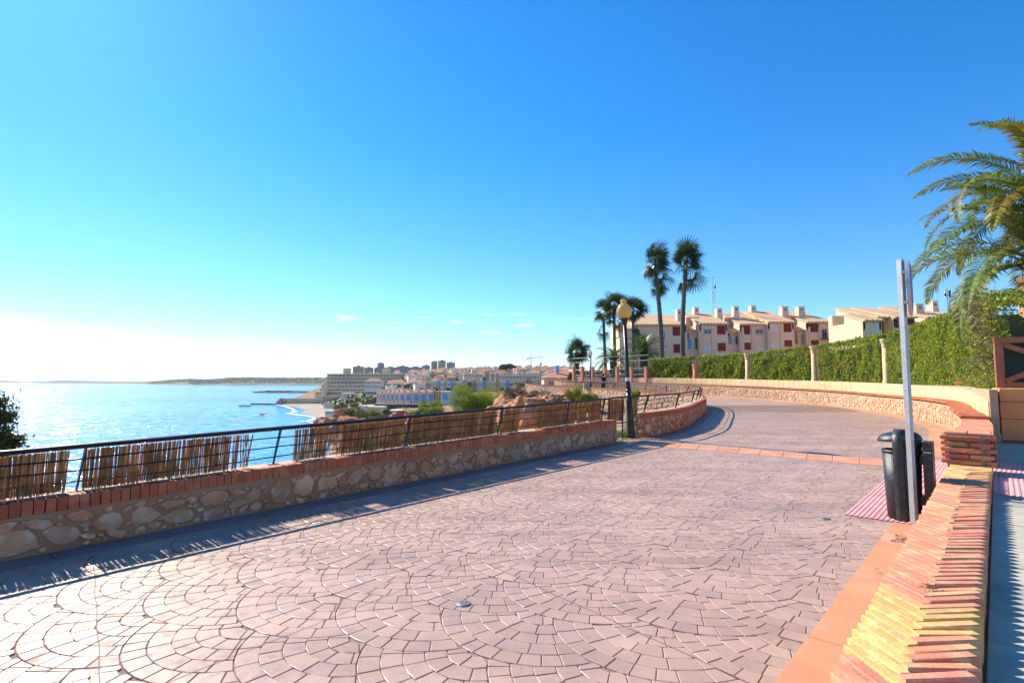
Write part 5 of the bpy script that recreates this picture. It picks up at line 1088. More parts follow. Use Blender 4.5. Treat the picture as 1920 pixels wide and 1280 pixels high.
def fan_mesh(seed, R_=1.0, wind=(0, 0)):
    r_ = random.Random(seed); mb = MB(); L_ = .75; mb.tube([(0, 0, 0), (L_*.5, 0, .05), (L_, 0, 0)], [.03, .02, .015], 4, False)
    n = 20
    for k in range(n):
        a = R(-115+230*k/(n-1)); l = R_*(.8+.25*math.cos(a))*r_.uniform(.85, 1.1); d = Vector((math.cos(a), math.sin(a), .12+.1*math.cos(3*a))); s_ = Vector((-math.sin(a), math.cos(a), 0))*.055; p = Vector((L_, 0, 0)); m_ = p+d*l*.6; e = p+d*l+Vector((0, 0, -.32*l)); t = r_.uniform(.7, 1.3)
        mb.face([p-s_*.2, p+s_*.2, m_+s_+Vector((0, 0, .02)), m_-s_], t); mb.face([m_-s_, m_+s_, e+s_*.15, e-s_*.15], t*1.05)
    return mb.mesh('frond', M['fan'])
FANS = [fan_mesh(i, 1.0+.1*i) for i in range(4)]
def fan_palm(base, top, label, group=None, n=42, sc=1., seed=0, r0=.3, r1=.2, bend=0., wind=.6, low=0):
    r_ = random.Random(seed); base, top = Vector(base), Vector(top); o = thing('fan_palm', base, label, 'palm', group); N_ = 22; mb = MB(); pts = [base.lerp(top, i/N_)+Vector((math.sin(math.pi*i/N_)*bend, 0, 0)) for i in range(N_+1)]
    for i in range(N_): rr = r0+(r1-r0)*i/N_; mb.tube([pts[i], pts[i+1]], [rr*.93, rr*1.07], 10, i == N_-1, r_.uniform(.85, 1.15))
    mb.build('trunk', M['palmtrunk'], o)
    for k in range(n+low):
        f = k/(n-1); az_ = r_.uniform(0, 6.28); el_ = 1.25-2.1*f+r_.uniform(-.15, .15); p = top+Vector((0, 0, .15-.35*f))
        if k >= n: p = top+Vector((r_.uniform(-.2, .1), 0, -r_.uniform(1.0, 2.6)*sc)); el_ = r_.uniform(-1.3, -.5); az_ = r_.uniform(-.8, .8)+(math.pi if r_.random() < .4 else 0)
        # the breeze combs the crown towards the right
        d = Vector((math.cos(az_)*math.cos(el_)+wind*.75, math.sin(az_)*math.cos(el_), math.sin(el_))).normalized()
        obj('frond', r_.choice(FANS), o, p, (r_.uniform(-.9, .9), -math.asin(max(-1, min(1, d.z))), math.atan2(d.y, d.x)), (sc*r_.uniform(.65, 1.2),)*3)
    return o
gp = 'slim fan palms in the garden'
def FP_(ub, ut, vt, D, label, **k): b = A(ub, 675, D); t = A(ut, vt, D); fan_palm((b[0], D, .8), (t[0], D, t[2]), label, **k)
FP_(1240, 1227, 492, 56, 'tallest fan palm, the left one of the tall pair above the hedge', group=gp, n=38, sc=1.12, seed=2, r0=.27, r1=.2, bend=.25, low=6)
FP_(1281, 1287, 487, 56, 'tall fan palm, right one of the tall pair above the hedge', group=gp, n=36, sc=1.08, seed=3, r0=.27, r1=.2, bend=-.25, low=3)
FP_(1136, 1131, 584, 74, 'leftmost of the three medium fan palms behind the near lamp globe', group=gp, n=28, sc=1.05, seed=4, r0=.24, r1=.18, low=3)
FP_(1153, 1151, 572, 72, 'middle one of the three medium fan palms behind the near lamp globe', group=gp, n=28, sc=1.12, seed=5, r0=.24, r1=.18, low=3)
FP_(1188, 1187, 583, 70, 'medium fan palm just right of the near lamp globe', group=gp, n=28, sc=1.12, seed=6, r0=.24, r1=.18, low=4)
FP_(1082, 1081, 661, 66, 'short fan palm at the left end of the mesh fence', group=gp, n=28, sc=1.15, seed=7, r0=.3, r1=.25, low=2)
# ================================================================== NEARER PLANTS AND ROCK OF THE HOLLOW
rock('rock_outcrop', (1.7, 36.5, -2.55), (2.9, 3.4, 3.0), M['rock'], 'orange rock bluff with a pale ledge top beyond the railing', None, 3, 5, .22, 1.5, .93)
rock('rock_ledge', (2.6, 41, -.9), (4.2, 3.2, 1.55), M['rock'], 'pale rock ledge below the grey scrub of the bluff', None, 5, 5, .3, 1.8, .95)
rock('boulder', (3.6, 36.4, -.55), (1.0, .8, .8), M['rock'], 'small pale boulder on the bluff beside the grey scrub', None, 11, 4, .3)
bush('grey_scrub', A(968, 735, 39.5)+Vector((0, 0, .1)), (1.25, 1., .75), 4200, M['greyleaf'], .045, 'rounded grey-green scrub on top of the orange bluff', 'bush', None, 11, ar=.3)
bush('dry_scrub', A(1003, 742, 37.5), (1.2, .9, .6), 3400, M['greyleaf'], .042, 'dry grey scrub right of the bluff top', 'bush', None, 12, ar=.25)
bush('dry_scrub', A(1040, 752, 34), (1.1, .8, .55), 2600, M['greyleaf'], .04, 'pale dry scrub at the foot of the far retaining wall', 'bush', None, 13, ar=.25)
bush('spiky_shrub', A(1076, 748, 33)+Vector((0, 0, .05)), (.75, .6, .85), 3600, M['leafy'], .075, 'yellow-green spiky shrub below the far retaining wall', 'bush', None, 14, ar=.14, flat=-.6)
bush('green_shrub', A(1105, 750, 32.5), (.95, .6, .6), 4200, M['leafy'], .05, 'rounded yellow-green shrub next to the spiky one', 'bush', None, 15, ar=.3)
bush('green_shrub', A(1191, 741, 30), (.36, .3, .3), 1500, M['leafp'], .04, 'small round green shrub right of the near lamp post', 'bush', None, 16)
bush('weeds', G(1167, 812, .12), (.28, .2, .16), 700, M['leafy'], .045, 'tuft of dry weeds at the foot of the lamp post', 'plant', None, 17, ar=.12, stem=False)
bush('weeds', (2.5, 14.6, .35), (.35, .3, .3), 900, M['leafy'], .05, 'green weeds behind the end of the near wall', 'plant', None, 18, ar=.2, stem=False)
bush('pine_tree', A(888, 757, 56)+Vector((0, 0, .1)), (3.3, 2.6, 2.2), 34000, M['leafp'], .085, 'bright green bushy pine standing below the railing', 'tree', None, 21, 16, ar=.22)
bush('pine_tree', A(921, 762, 58), (1.9, 1.5, 1.7), 14000, M['leafp'], .085, 'smaller green pine against the orange bluff', 'tree', None, 22, 8, ar=.22)
bush('coast_bush', A(803, 760, 100), (2.6, 2, 1.2), 5200, M['leafp'], .12, 'round green bush left of the bright pine', 'bush', None, 23, ar=.3)
bush('coast_bush', A(813, 771, 92), (3.4, 2, 1.1), 5200, M['leafp'], .12, 'flat spreading green bush left of the bright pine, lower one', 'bush', None, 24, ar=.3)
bush('coast_bush', A(783, 773, 100), (1.8, 1.5, .6), 2400, M['leafp'], .12, 'small low bush farther left of the bright pine', 'bush', None, 25, ar=.3)
for i, (u, v, D_) in enumerate(((628, 783, 212), (645, 777, 214), (636, 790, 205), (652, 786, 205), (622, 791, 208))):
    bush('slope_bush', A(u, v, D_), (3.2, 2.6, 1.5), 1300, M['leafs'], .24, 'low green scrub %s' % ['on the crest of the red rock slope', 'at the top right of the red rock slope', 'in the middle of the red rock slope', 'low right on the red rock slope', 'at the seaward foot of the red rock slope'][i], 'bush', None, 90+i, ar=.35)
# corner tree at the left edge
o = thing('pine_tree', (-9.8, 10, -4), 'dark green tree top poking into the left edge of the picture', 'tree'); P_ = []
a = A(-22, 815, 10); r_ = random.Random(4)
mb = MB(); mb.tube([(a[0]-.3, 10, -5), (a[0]-.2, 10, -1), (a[0]-.2, 10, a[2]+.35)], [.12, .09, .02], 7)
for k in range(46):
    z = a[2]-1.6+2.15*r_.random(); f = 1-(z-(a[2]-1.6))/2.3; az_ = r_.uniform(0, 6.28); l = (.25+.7*f)*r_.uniform(.7, 1.1); q = Vector((a[0]-.2, 10, z)); e = q+Vector((math.cos(az_)*l, math.sin(az_)*l, l*.35)); mb.tube([q, e], [.02, .006], 4, False)
    for _ in range(520): t = r_.random()**.6; p_ = q.lerp(e, t); s_ = .04+.11*math.sin(min(1, t*1.1)*math.pi)*.9+.03; P_.append((p_.x+r_.gauss(0, s_), p_.y+r_.gauss(0, s_), p_.z+r_.gauss(0, s_*.7)))
mb.build('trunk', M['bark'], o); obj('crown', leaf_cloud('crown', np.array(P_), M['leafd'], .045, seed=9, ar=.4), o)['kind'] = 'stuff'

# scrub on the slopes below the promenade
P_ = []; r_ = random.Random(12)
for _ in range(1300):
    a_ = r_.uniform(-.42, -.02); y = math.exp(r_.uniform(math.log(45), math.log(300))); x = a_*y; z = land_z(x, y)
    if z < -20.5 or (y > 205 and a_ > -.30): continue
    if mnoise.noise(Vector((x*.04, y*.04, 2))) < -.25: continue
    s_ = r_.uniform(.6, 1.5)*(1+y/200)
    for _ in range(80): P_.append((x+r_.gauss(0, s_*.55), y+r_.gauss(0, s_*.55), z+abs(r_.gauss(0, s_*.3))))
tag(obj('coastal_scrub', leaf_cloud('coastal_scrub', np.array(P_), M['leafs'], .34, seed=2)), kind='stuff')
P_ = []
for _ in range(700):
    a_ = r_.uniform(-.36, -.27); y = r_.uniform(150, 250); x = a_*y; z = land_z(x, y)
    if z < -20.5 or mnoise.noise(Vector((x*.05, y*.05, 9))) < .05: continue
    for _ in range(40): P_.append((x+r_.gauss(0, 1.2), y+r_.gauss(0, 1.2), z+abs(r_.gauss(0, .7))))
for i, (u, v, D_, r, lab) in enumerate([(622, 799, 215, (8, 6, 4), 'red rock slope above the beach, lowest part'), (642, 795, 212, (8, 6, 4), 'red rock slope above the beach, middle part'), (657, 801, 190, (7, 6, 4), 'red rock slope above the beach, nearest part'), (770, 784, 150, (5, 4, 3), 'red rocky bank left of the flat green bushes'), (787, 786, 140, (4.5, 4, 3), 'red rocky bank just left of the flat green bushes'), (835, 776, 110, (3.2, 3, 1.6), 'pale orange rock between the green bushes and the pine')]):
    p = A(u, v, D_); rock('red_rock', (p[0], D_, p[2]-1), r, M['redrock'] if i < 5 else M['rock'], lab, 'red rocks on the slope', 30+i, 4, .3, 1.6)
for i, (u, v, D_, r, lab) in enumerate([(660, 776, 205, (5, 4, 3), 'dark green bush above the red rock slope'), (678, 783, 195, (4.5, 4, 2.6), 'dark green bush left of the sandstone terrace'), (704, 776, 215, (3, 3, 2.2), 'light green bush in front of the sandstone terrace'), (716, 787, 180, (4, 3, 2.6), 'round dark bush below the sandstone terrace'), (724, 779, 195, (2, 2, 3.2), 'pointed dark shrub below the sandstone terrace'), (742, 785, 175, (4, 3, 2.4), 'grey-green bush below the long beige terrace wall'), (700, 790, 185, (3.5, 3, 2.2), 'low green bush at the bend of the slope path')]):
    p = A(u, v, D_); bush('slope_bush', p, r, 2600, M['leafp'] if 'light' in lab else M['greyleaf'] if 'grey' in lab else M['leafs'], .24, lab, 'bush', None, 70+i, ar=.35)
M['redbush'] = mat('red_scrub', (.4, .09, .05), (.3, .12, .05), .1, .9, tintv=True, trans=.2); tag(obj('red_scrub', leaf_cloud('red_scrub', np.array(P_), M['redbush'], .26, seed=2)), kind='stuff')
# ================================================================== THE TOWN ACROSS THE BAY
def U(u, D): return A(u, 714, D)[0]
def block(name, u0, u1, v0, v1, D, depth, label, mt, cat='building', group=None, wins=(), roof=None, parapet=False, sink=4, rows=0, cols=0, wmt='tgrey', wf=(.6, .5)):
    """a building whose front spans the given pixels at distance D; wins: (fraction x0, x1, z0, z1, material)"""
    x0, x1 = U(u0, D), U(u1, D); z1, z0 = zp(v0, D), zp(v1, D); o = thing(name, ((x0+x1)/2, D, z0), label, cat, group); mb = MB(); mb.box(((x0+x1)/2, D+depth/2, (z0-sink+z1)/2), (x1-x0, depth, z1-z0+sink)); mb.build('wall', mt, o)
    w_, h_ = x1-x0, z1-z0
    if roof:
        mb = MB(); rh = roof; e = .4; mb.add([(x0-e, D-e, z1), (x1+e, D-e, z1), (x1+e, D+depth+e, z1), (x0-e, D+depth+e, z1), (x0+w_*.25, D+depth/2, z1+rh), (x1-w_*.25, D+depth/2, z1+rh)], [(3, 2, 1, 0), (0, 1, 5, 4), (1, 2, 5), (2, 3, 4, 5), (3, 0, 4)]); mb.build('roof', M['roofr'], o)
    elif parapet: mb = MB(); mb.box(((x0+x1)/2, D+depth/2, z1+.3), (w_+.3, depth+.3, .6)); mb.build('parapet', mt, o)
    for f0, f1, g0_, g1_, k in wins: mb = MB(); mb.box((x0+w_*(f0+f1)/2, D, z0+h_*(g0_+g1_)/2), (w_*(f1-f0), .5, h_*(g1_-g0_))); mb.build('window', M[k], o)
    if rows:
        mb = MB()
        for r_ in range(rows):
            for c in range(cols): mb.box((x0+w_*(c+.5)/cols, D-.05, z0+h_*(r_+.5)/rows), (w_/cols*wf[0], .3, h_/rows*wf[1]))
        mb.build('windows', M[wmt], o)['kind'] = 'stuff'
    return o
# terraced hotel: six long storeys stepping back up the slope
HT = thing('terraced_hotel', (U(670, 590), 590, -18), 'large beige terraced hotel stepping up the slope above the beach', 'building')
for i, (u0, u1, v0, v1, D) in enumerate([(598, 722, 741, 757, 588), (592, 720, 733, 742, 596), (600, 705, 727, 734.5, 602), (603, 705, 720, 728, 609), (611, 735, 712.5, 721, 616), (612, 752, 706, 713, 622), (613, 760, 700.5, 707, 628)]):
    x0, x1 = U(u0, D), U(u1, D); z1, z0 = zp(v0, D), zp(v1, D); mb = MB(); mb.box(((x0+x1)/2, D+14, (z0-6+z1)/2), (x1-x0, 28, z1-z0+6)); mb.build('storey', M['tcream'], HT)
    mb = MB(); mb.box(((x0+x1)/2, D-1, z1-.3), (x1-x0+1, 3, .7)); mb.build('balcony_slab', M['twhite'], HT)
    mb = MB(); n = int((x1-x0)/4.2)
    for k in range(n): mb.box((x0+(k+.5)*(x1-x0)/n, D, (z0+z1)/2-.3), (2.8, .5, (z1-z0)*.45))
    mb.build('windows', M['tbeige'], HT)['kind'] = 'stuff'
for u0, u1, v0 in ((643, 654, 694.5), (717, 729, 695)):
    mb = MB(); D = 640; x0, x1 = U(u0, D), U(u1, D); mb.box(((x0+x1)/2, D+4, zp(698, D)), (x1-x0, 8, 10)); mb.build('stair_tower', M['tcream'], HT)
mb = MB(); D = 586
for k in range(9): mb.box((U(612, D)-k*1.6, D+k*2.2, zp(726, D)-k*2.6), (3, 3, 10))
mb.build('ramp_stairs', M['tcream'], HT)
# promenade retaining wall by the beach
PW = thing('beach_wall', (U(575, 587), 587, -22), 'long tan retaining wall behind the beach', 'wall'); mb = MB(); x0, x1 = U(539, 587), U(607, 587); mb.box(((x0+x1)/2, 588, zp(753.5, 587)), (x1-x0, 3, 8)); mb.build('wall_face', M['tcream'], PW); mb = MB(); mb.box(((x0+x1)/2, 588, zp(753.5, 587)+4.1), (x1-x0+1, 3.4, .5)); mb.build('coping', M['twhite'], PW)
PW = thing('beach_wall', (U(620, 480), 480, -21), 'pale promenade wall right of the tan retaining wall', 'wall'); mb = MB(); x0, x1 = U(608, 470), U(640, 470); mb.box(((x0+x1)/2, 471, -20), (x1-x0, 2, 4.6)); mb.build('wall_face', M['twhite'], PW); mb = MB(); mb.box(((x0+x1)/2, 471, -17.4), (x1-x0+.5, 2.6, .4)); mb.build('coping', M['twhite'], PW)
block('beach_kiosk', 611, 624, 770, 776, 330, 6, 'low pale beach kiosk beside the red scrub slope', M['twhite'], 'kiosk', sink=3, wins=((.08, .92, .15, .7, 'tgrey'),))
# terrace with stone walls on the near slope
for u0, u1, v0, v1, D, mt, lab in ((676, 697, 761, 775, 258, 'twhite', 'small white walled terrace at the top of the slope path'), (690, 720, 763, 779, 240, 'wallc', 'sunlit sandstone terrace wall by the slope path'), (716, 752, 770, 780, 236, 'tcream', 'long beige terrace wall right of the sunlit one')):
    o = thing('terrace_wall', (U(u0, D), D, zp(v1, D)), lab, 'wall'); mb = MB(); x0, x1 = U(u0, D), U(u1, D); mb.box(((x0+x1)/2, D+3, (zp(v0, D)+zp(v1, D))/2-1), (x1-x0, 6, zp(v0, D)-zp(v1, D)+2)); mb.build('wall_face', M[mt], o); mb = MB(); mb.box(((x0+x1)/2, D+3, zp(v0, D)+.1), (x1-x0+.3, 6.3, .25)); mb.build('coping', M['twhite'], o)
# first row: terrace houses with big blue shutters, curving away to the left
units = [(706.5, 712, 735, 750, 350), (712, 718, 735, 751, 344), (718, 725, 735, 752, 338), (725, 733, 734.5, 753, 332), (733, 741, 734.5, 753.5, 327), (741, 749, 734, 754, 322), (749, 760, 733.5, 754.5, 317), (760, 773, 733, 755, 313), (773, 787, 733, 755.5, 310), (787, 801, 733, 756, 308), (801, 815, 732.5, 756, 306)]
for i, (u0, u1, v0, v1, D) in enumerate(units):
    lab = 'terrace house with tall blue shutter, number %s from the left in the curved white row' % ('one two three four five six seven eight nine ten eleven'.split()[i])
    o = block('terrace_house', u0, u1, v0+2, v1, D, 9, lab, M['twhite'], 'house', 'curved row of blue-shuttered terrace houses', [(.22, .84, .22, .82, 'wblue')], sink=4)
    x0, x1 = U(u0, D), U(u1, D); mb = MB(); mb.box((x1-.35, D-.5, (zp(v0, D)+zp(v1, D))/2), (.7, 1.2, zp(v0, D)-zp(v1, D)+1)); mb.build('party_wall', M['tcream'], o)
    mb = MB(); mb.add([(x0, D-.4, zp(v0+2, D)), (x1, D-.4, zp(v0+2, D)), (x1, D+5, zp(v0-2.5, D)), (x0, D+5, zp(v0-2.5, D))], [(0, 1, 2, 3)]); mb.add([(x0, D+5, zp(v0-2.5, D)), (x1, D+5, zp(v0-2.5, D)), (x1, D+9, zp(v0+2, D)), (x0, D+9, zp(v0+2, D))], [(0, 1, 2, 3)]); mb.build('roof', M['roofr'], o)
    mb = MB(); mb.box((x0+(x1-x0)*.55, D+3.5, zp(v0-2.6, D)), (1.1, 1.1, 2)); mb.build('chimney', M['twhite'], o)
block('ochre_house', 816, 827, 735, 757.5, 304, 9, 'ochre-yellow house closing the blue-shuttered row', M['tochre'], 'house', sink=4, parapet=True, wins=((.3, .7, .2, .5, 'tgrey'),))
for i, (u0, u1) in enumerate(((827, 845), (845, 861))): block('terrace_house', u0, u1, 735, 754.5, 303, 9, ['white house with one blue shutter just right of the ochre house', 'white house with one blue shutter, second right of the ochre house'][i], M['twhite'], 'house', 'blue-shuttered houses right of the ochre house', [(.18, .72, .25, .9, 'wblue')], parapet=True)
block('white_cottage', 865, 880, 733, 745, 318, 8, 'white cottage with red roof behind the bright pine', M['twhite'], 'house', roof=1.8, wins=((.2, .45, .3, .7, 'tgrey'), (.6, .85, .3, .7, 'tgrey')))
# dark pergola band and parked cars in front of the row
o = thing('pergola', (U(750, 290), 290, -13), 'long dark pergola in front of the blue-shuttered row', 'pergola'); mb = MB(); x0, x1 = U(697, 296), U(820, 290)
for k in range(26): mb.box((x0+(x1-x0)*k/25, 291, -12.4), (.25, .25, 3))
mb.build('posts', M['tgrey'], o)['kind'] = 'stuff'; mb = MB(); mb.box(((x0+x1)/2, 292, -11.0), (x1-x0, 3, .3)); mb.build('canopy', M['tgrey'], o); mb = MB(); mb.box(((x0+x1)/2, 293.4, -12.6), (x1-x0, .3, 3)); mb.build('back_screen', M['black'], o)
# second row with blue and ochre towers, right of centre
def tower_row(u0, u1, v0, v1, D, n, seq, label, seed, base='tgrey'):
    o = thing('terrace_row', (U((u0+u1)/2, D), D, zp(v1, D)), label, 'building'); w_ = (u1-u0)/n
    x0, x1 = U(u0, D), U(u1, D); mb = MB(); mb.box(((x0+x1)/2, D+5, (zp(v0+1.2, D)+zp(v1, D))/2-1.5), (x1-x0, 8, zp(v0+1.2, D)-zp(v1, D)+3)); mb.build('wall', M['twhite'], o)
    for k in range(n):
        m_ = seq[k % len(seq)]; a, b = U(u0+w_*k, D), U(u0+w_*(k+1), D); top_ = v0-(1 if m_ in ('wblue', 'tochre') else 0); mb = MB(); mb.box(((a+b)/2, D+1.5, (zp(top_, D)+zp(v1, D))/2-1), ((b-a)*.92, 4.4, zp(top_, D)-zp(v1, D)+2)); h = mb.build('bay', M[m_], o)
        mb = MB(); mb.box(((a+b)/2, D-.8, zp((v0+v1)/2-.5, D)), ((b-a)*.4, .3, 2.2)); mb.build('window', M[base], h)
    return o
tower_row(863, 955, 713.5, 728, 385, 15, ['twhite', 'wblue', 'twhite', 'tcream', 'tochre', 'twhite', 'twhite', 'wblue', 'twhite', 'tcream', 'twhite', 'tochre', 'twhite', 'twhite', 'wblue'], 'grey-white terrace row with blue and ochre stair towers above the bright pine', 1)
tower_row(820, 869, 713.5, 729, 400, 8, ['wblue', 'twhite', 'tcream', 'twhite', 'wblue', 'tcream', 'twhite', 'wblue'], 'shorter terrace row with blue towers left of the ochre gable', 2)
block('ochre_gable', 869, 879, 717, 731, 383, 8, 'orange gable wall between the two blue-towered rows', M['tochre'], 'house', roof=None, parapet=True, wins=((.35, .65, .4, .7, 'tgrey'),))
tower_row(795, 821, 713, 727, 420, 5, ['twhite', 'tcream', 'twhite', 'twhite', 'tcream'], 'row of white houses with tall chimneys left of the blue towers', 3)
# third row, sunlit cream
tower_row(870, 905, 700, 710, 470, 5, ['twhite', 'wallc', 'twhite', 'wallc', 'twhite'], 'sunlit cream row of houses on the skyline slope, left part', 4)
block('ochre_block', 909, 917, 697.5, 711, 468, 9, 'narrow bright ochre house in the sunlit cream row', M['tochre'], 'house', parapet=True, wins=((.3, .7, .45, .7, 'tgrey'),))
tower_row(917, 935, 700, 710, 466, 4, ['twhite', 'tgrey', 'twhite', 'tgrey'], 'four white columns of houses right of the bright ochre house', 5)
block('cream_terrace', 934, 1012, 703, 711, 440, 9, 'long cream terrace building with pale balconies on the slope', M['wallc'], 'building', rows=1, cols=14, wmt='tgrey', parapet=True, sink=8)
tower_row(968, 990, 697, 708, 455, 5, ['twhite', 'tgrey', 'twhite', 'tgrey', 'twhite'], 'white striped house block above the cream terrace', 6)
# near roofed building with blue chimney, left of the mesh fence
o = thing('tiled_house', (U(1045, 120), 120, 0), 'low house with orange tiled hipped roof beyond the far railing', 'house'); D = 120; x0, x1 = U(1020, D), U(1082, D); mb = MB(); mb.box(((x0+x1)/2, D+6, .6), (x1-x0, 12, 3.2)); mb.build('wall', M['tcream'], o)
mb = MB(); mb.add([(x0-.5, D-1, zp(708, D)), (x1+.5, D-1, zp(708, D)), (x1+.5, D+12, zp(708, D)), (x0-.5, D+12, zp(708, D)), (x0+3.5, D+5, zp(694.5, D)), (x1-1, D+5, zp(694.5, D))], [(3, 2, 1, 0), (0, 1, 5, 4), (1, 2, 5), (2, 3, 4, 5), (3, 0, 4)]); mb.build('roof', M['roofr'], o)
mb = MB(); mb.box((U(1047, D), D+3, zp(693, D)), (.6, .6, 2.2)); mb.build('chimney', M['wblue'], o)
for u in (1033, 1046, 1060): mb = MB(); mb.box((U(u, D), D-.02, .9), (1, .1, 1.2)); mb.build('window', M['tgrey'], o)
o = thing('tiled_house', (U(1075, 150), 150, 0), 'higher tiled roof end behind the hipped roof', 'house'); D = 150; x0, x1 = U(1050, D), U(1100, D); mb = MB(); mb.box(((x0+x1)/2, D+5, 2), (x1-x0, 10, 3.6)); mb.build('wall', M['twhite'], o); mb = MB(); mb.add([(x0-.5, D-.5, zp(693, D)), (x1, D-.5, zp(693, D)), (x1, D+6, zp(686, D)), (x0+2, D+6, zp(686, D))], [(0, 1, 2, 3)]); mb.build('roof', M['roofr'], o)
mb = MB(); mb.box((U(1062, D), D-.3, 3), (1.2, .1, 1)); mb.build('window', M['tgrey'], o)
# iconic villas between hotel and rows
for u0, u1, v0, v1, D, mt, rf, lab in ((684, 714, 714, 728, 470, 'twhite', 2.5, 'white villa with pale hipped roof right of the hotel'), (725, 760, 718, 732, 440, 'twhite', 3, 'wide white villa with red roof above the curved row'), (768, 792, 716, 731, 430, 'twhite', 2, 'white villa with stepped walls right of the wide one'), (640, 662, 738, 746, 520, 'twhite', None, 'low white pavilion among the palms below the hotel'), (686, 706, 735, 748, 470, 'twhite', None, 'white terrace building left of the curved row')):
    block('villa', u0, u1, v0, v1, D, 12, lab, M[mt], 'house', 'villas between the hotel and the rows', roof=rf, rows=2, cols=5, parapet=rf is None)
# towers on the skyline
tw = [(661, 679, 687, 'tbrick', 'leftmost brown apartment tower on the skyline'), (682.5, 697, 689, 'tbrick', 'second brown apartment tower from the left'), (701, 707, 689.5, 'tbrick', 'slim brown slab left of the tall blue-grey tower'), (707, 717.5, 680.5, 'tblue', 'tall slim blue-grey tower with a cap'), (717.5, 744, 688.5, 'tblue', 'long lower blue-grey slab block'), (744, 763, 686.5, 'tblue', 'blue-grey block with stepped roofs in the middle'), (765, 791, 688, 'tblue', 'wide grey-blue slab right of the middle'), (791, 806, 685, 'tblue', 'blue-grey block left of the twin round towers'), (808, 820, 677.5, 'tbrick', 'left one of the two round brown towers'), (821, 835.5, 676, 'tbrick', 'right one of the two round brown towers'), (837, 852, 679.5, 'tblue', 'rightmost blue-grey tower with a thin mast')]
for i, (u0, u1, v0, mt, lab) in enumerate(tw):
    D = 1480+40*(i % 3); x0, x1 = U(u0, D), U(u1, D); z1 = zp(v0, D); z0 = 14; o = thing('tower_block', ((x0+x1)/2, D, z0), lab, 'tower block', 'apartment towers on the skyline'); nf = int((z1-22)/3.1); mb = MB(); mw = (x1-x0)
    if 'round' in lab: mb.lathe([(mw/2, z0), (mw/2, z1)], ((x0+x1)/2, D, 0), 14)
    else: mb.box(((x0+x1)/2, D+8, (z0+z1)/2), (mw, 16, z1-z0))
    mb.build('wall', M[mt], o); mb = MB()
    for k in range(nf):
        z = z1-2.2-k*3.1
        if 'round' in lab: mb.lathe([(mw/2+.5, z-.35), (mw/2+.5, z+.35)], ((x0+x1)/2, D, 0), 14)
        else: mb.box(((x0+x1)/2, D-.3, z), (mw*.94, .9, .8))
    mb.build('floor_bands', M['tcream'] if mt == 'tbrick' else M['tgrey'], o)['kind'] = 'stuff'
    mb = MB(); nc = max(2, int(mw/5))
    for k in range(nf):
        for c in range(nc): mb.box((x0+mw*(c+.5)/nc, D-(mw/2*.6 if 'round' in lab else .2), z1-3.7-k*3.1), (mw/nc*.5, .5, 1.4))
    mb.build('windows', M['tgrey'], o)['kind'] = 'stuff'; mb = MB(); mb.box(((x0+x1)/2, D+8, z1+1.2), (mw*.35, 6, 2.6)); mb.build('roof_house', M[mt], o)
    if 'mast' in lab: mb = MB(); mb.tube([(x1-1, D+3, z1), (x1-1, D+3, z1+10)], .4, 4); mb.build('mast', M['tgrey'], o)
# small houses spread over the hillside: four kinds, copied
def proto(i):
    o = thing('hillside_house', (0, 0, 0), 'x', 'house', 'small houses on the hillside'); w_, d_, h_ = [(9, 8, 5.5), (7, 7, 6), (12, 8, 5), (6, 7, 7)][i]; mb = MB(); mb.box((0, d_/2, h_/2-2), (w_, d_, h_+4)); mb.build('wall', M[['twhite', 'tcream', 'tcream', 'twhite'][i]], o)
    mb = MB(); rh = 1.8; e = .4
    if i == 3: mb.box((0, d_/2, h_+.25), (w_+.2, d_+.2, .5))
    else: mb.add([(-w_/2-e, -e, h_), (w_/2+e, -e, h_), (w_/2+e, d_+e, h_), (-w_/2-e, d_+e, h_), (-w_*.22, d_/2, h_+rh), (w_*.22, d_/2, h_+rh)], [(3, 2, 1, 0), (0, 1, 5, 4), (1, 2, 5), (2, 3, 4, 5), (3, 0, 4)])
    mb.build('roof', M['roofr'] if i != 3 else M['twhite'], o); mb = MB(); mb.box((w_*.2, d_*.6, h_+1.6), (.9, .9, 2)); mb.build('chimney', M['twhite'], o)
    for k, x in enumerate((-w_*.28, w_*.05, w_*.32)):
        for z in (1.6, 4.3)[:2 if h_ > 5.2 else 1]: mb = MB(); mb.box((x, -.05, z), (1.3, .3, 1.4)); mb.build('window', M['tgrey'], o)
    return o
PR4 = [proto(i) for i in range(4)]; kinds = ['small white house with red hipped roof', 'narrow beige two-storey house with red roof', 'wide low beige house with red roof', 'flat-roofed white cube house']; used = [0]*4; r_ = random.Random(77); spots = []
zones = [(764, 1060, 470, 900, 190, 'high on the hillside'), (700, 800, 350, 520, 16, 'above the curved blue-shuttered row'), (660, 760, 640, 900, 16, 'behind the hotel roof')]
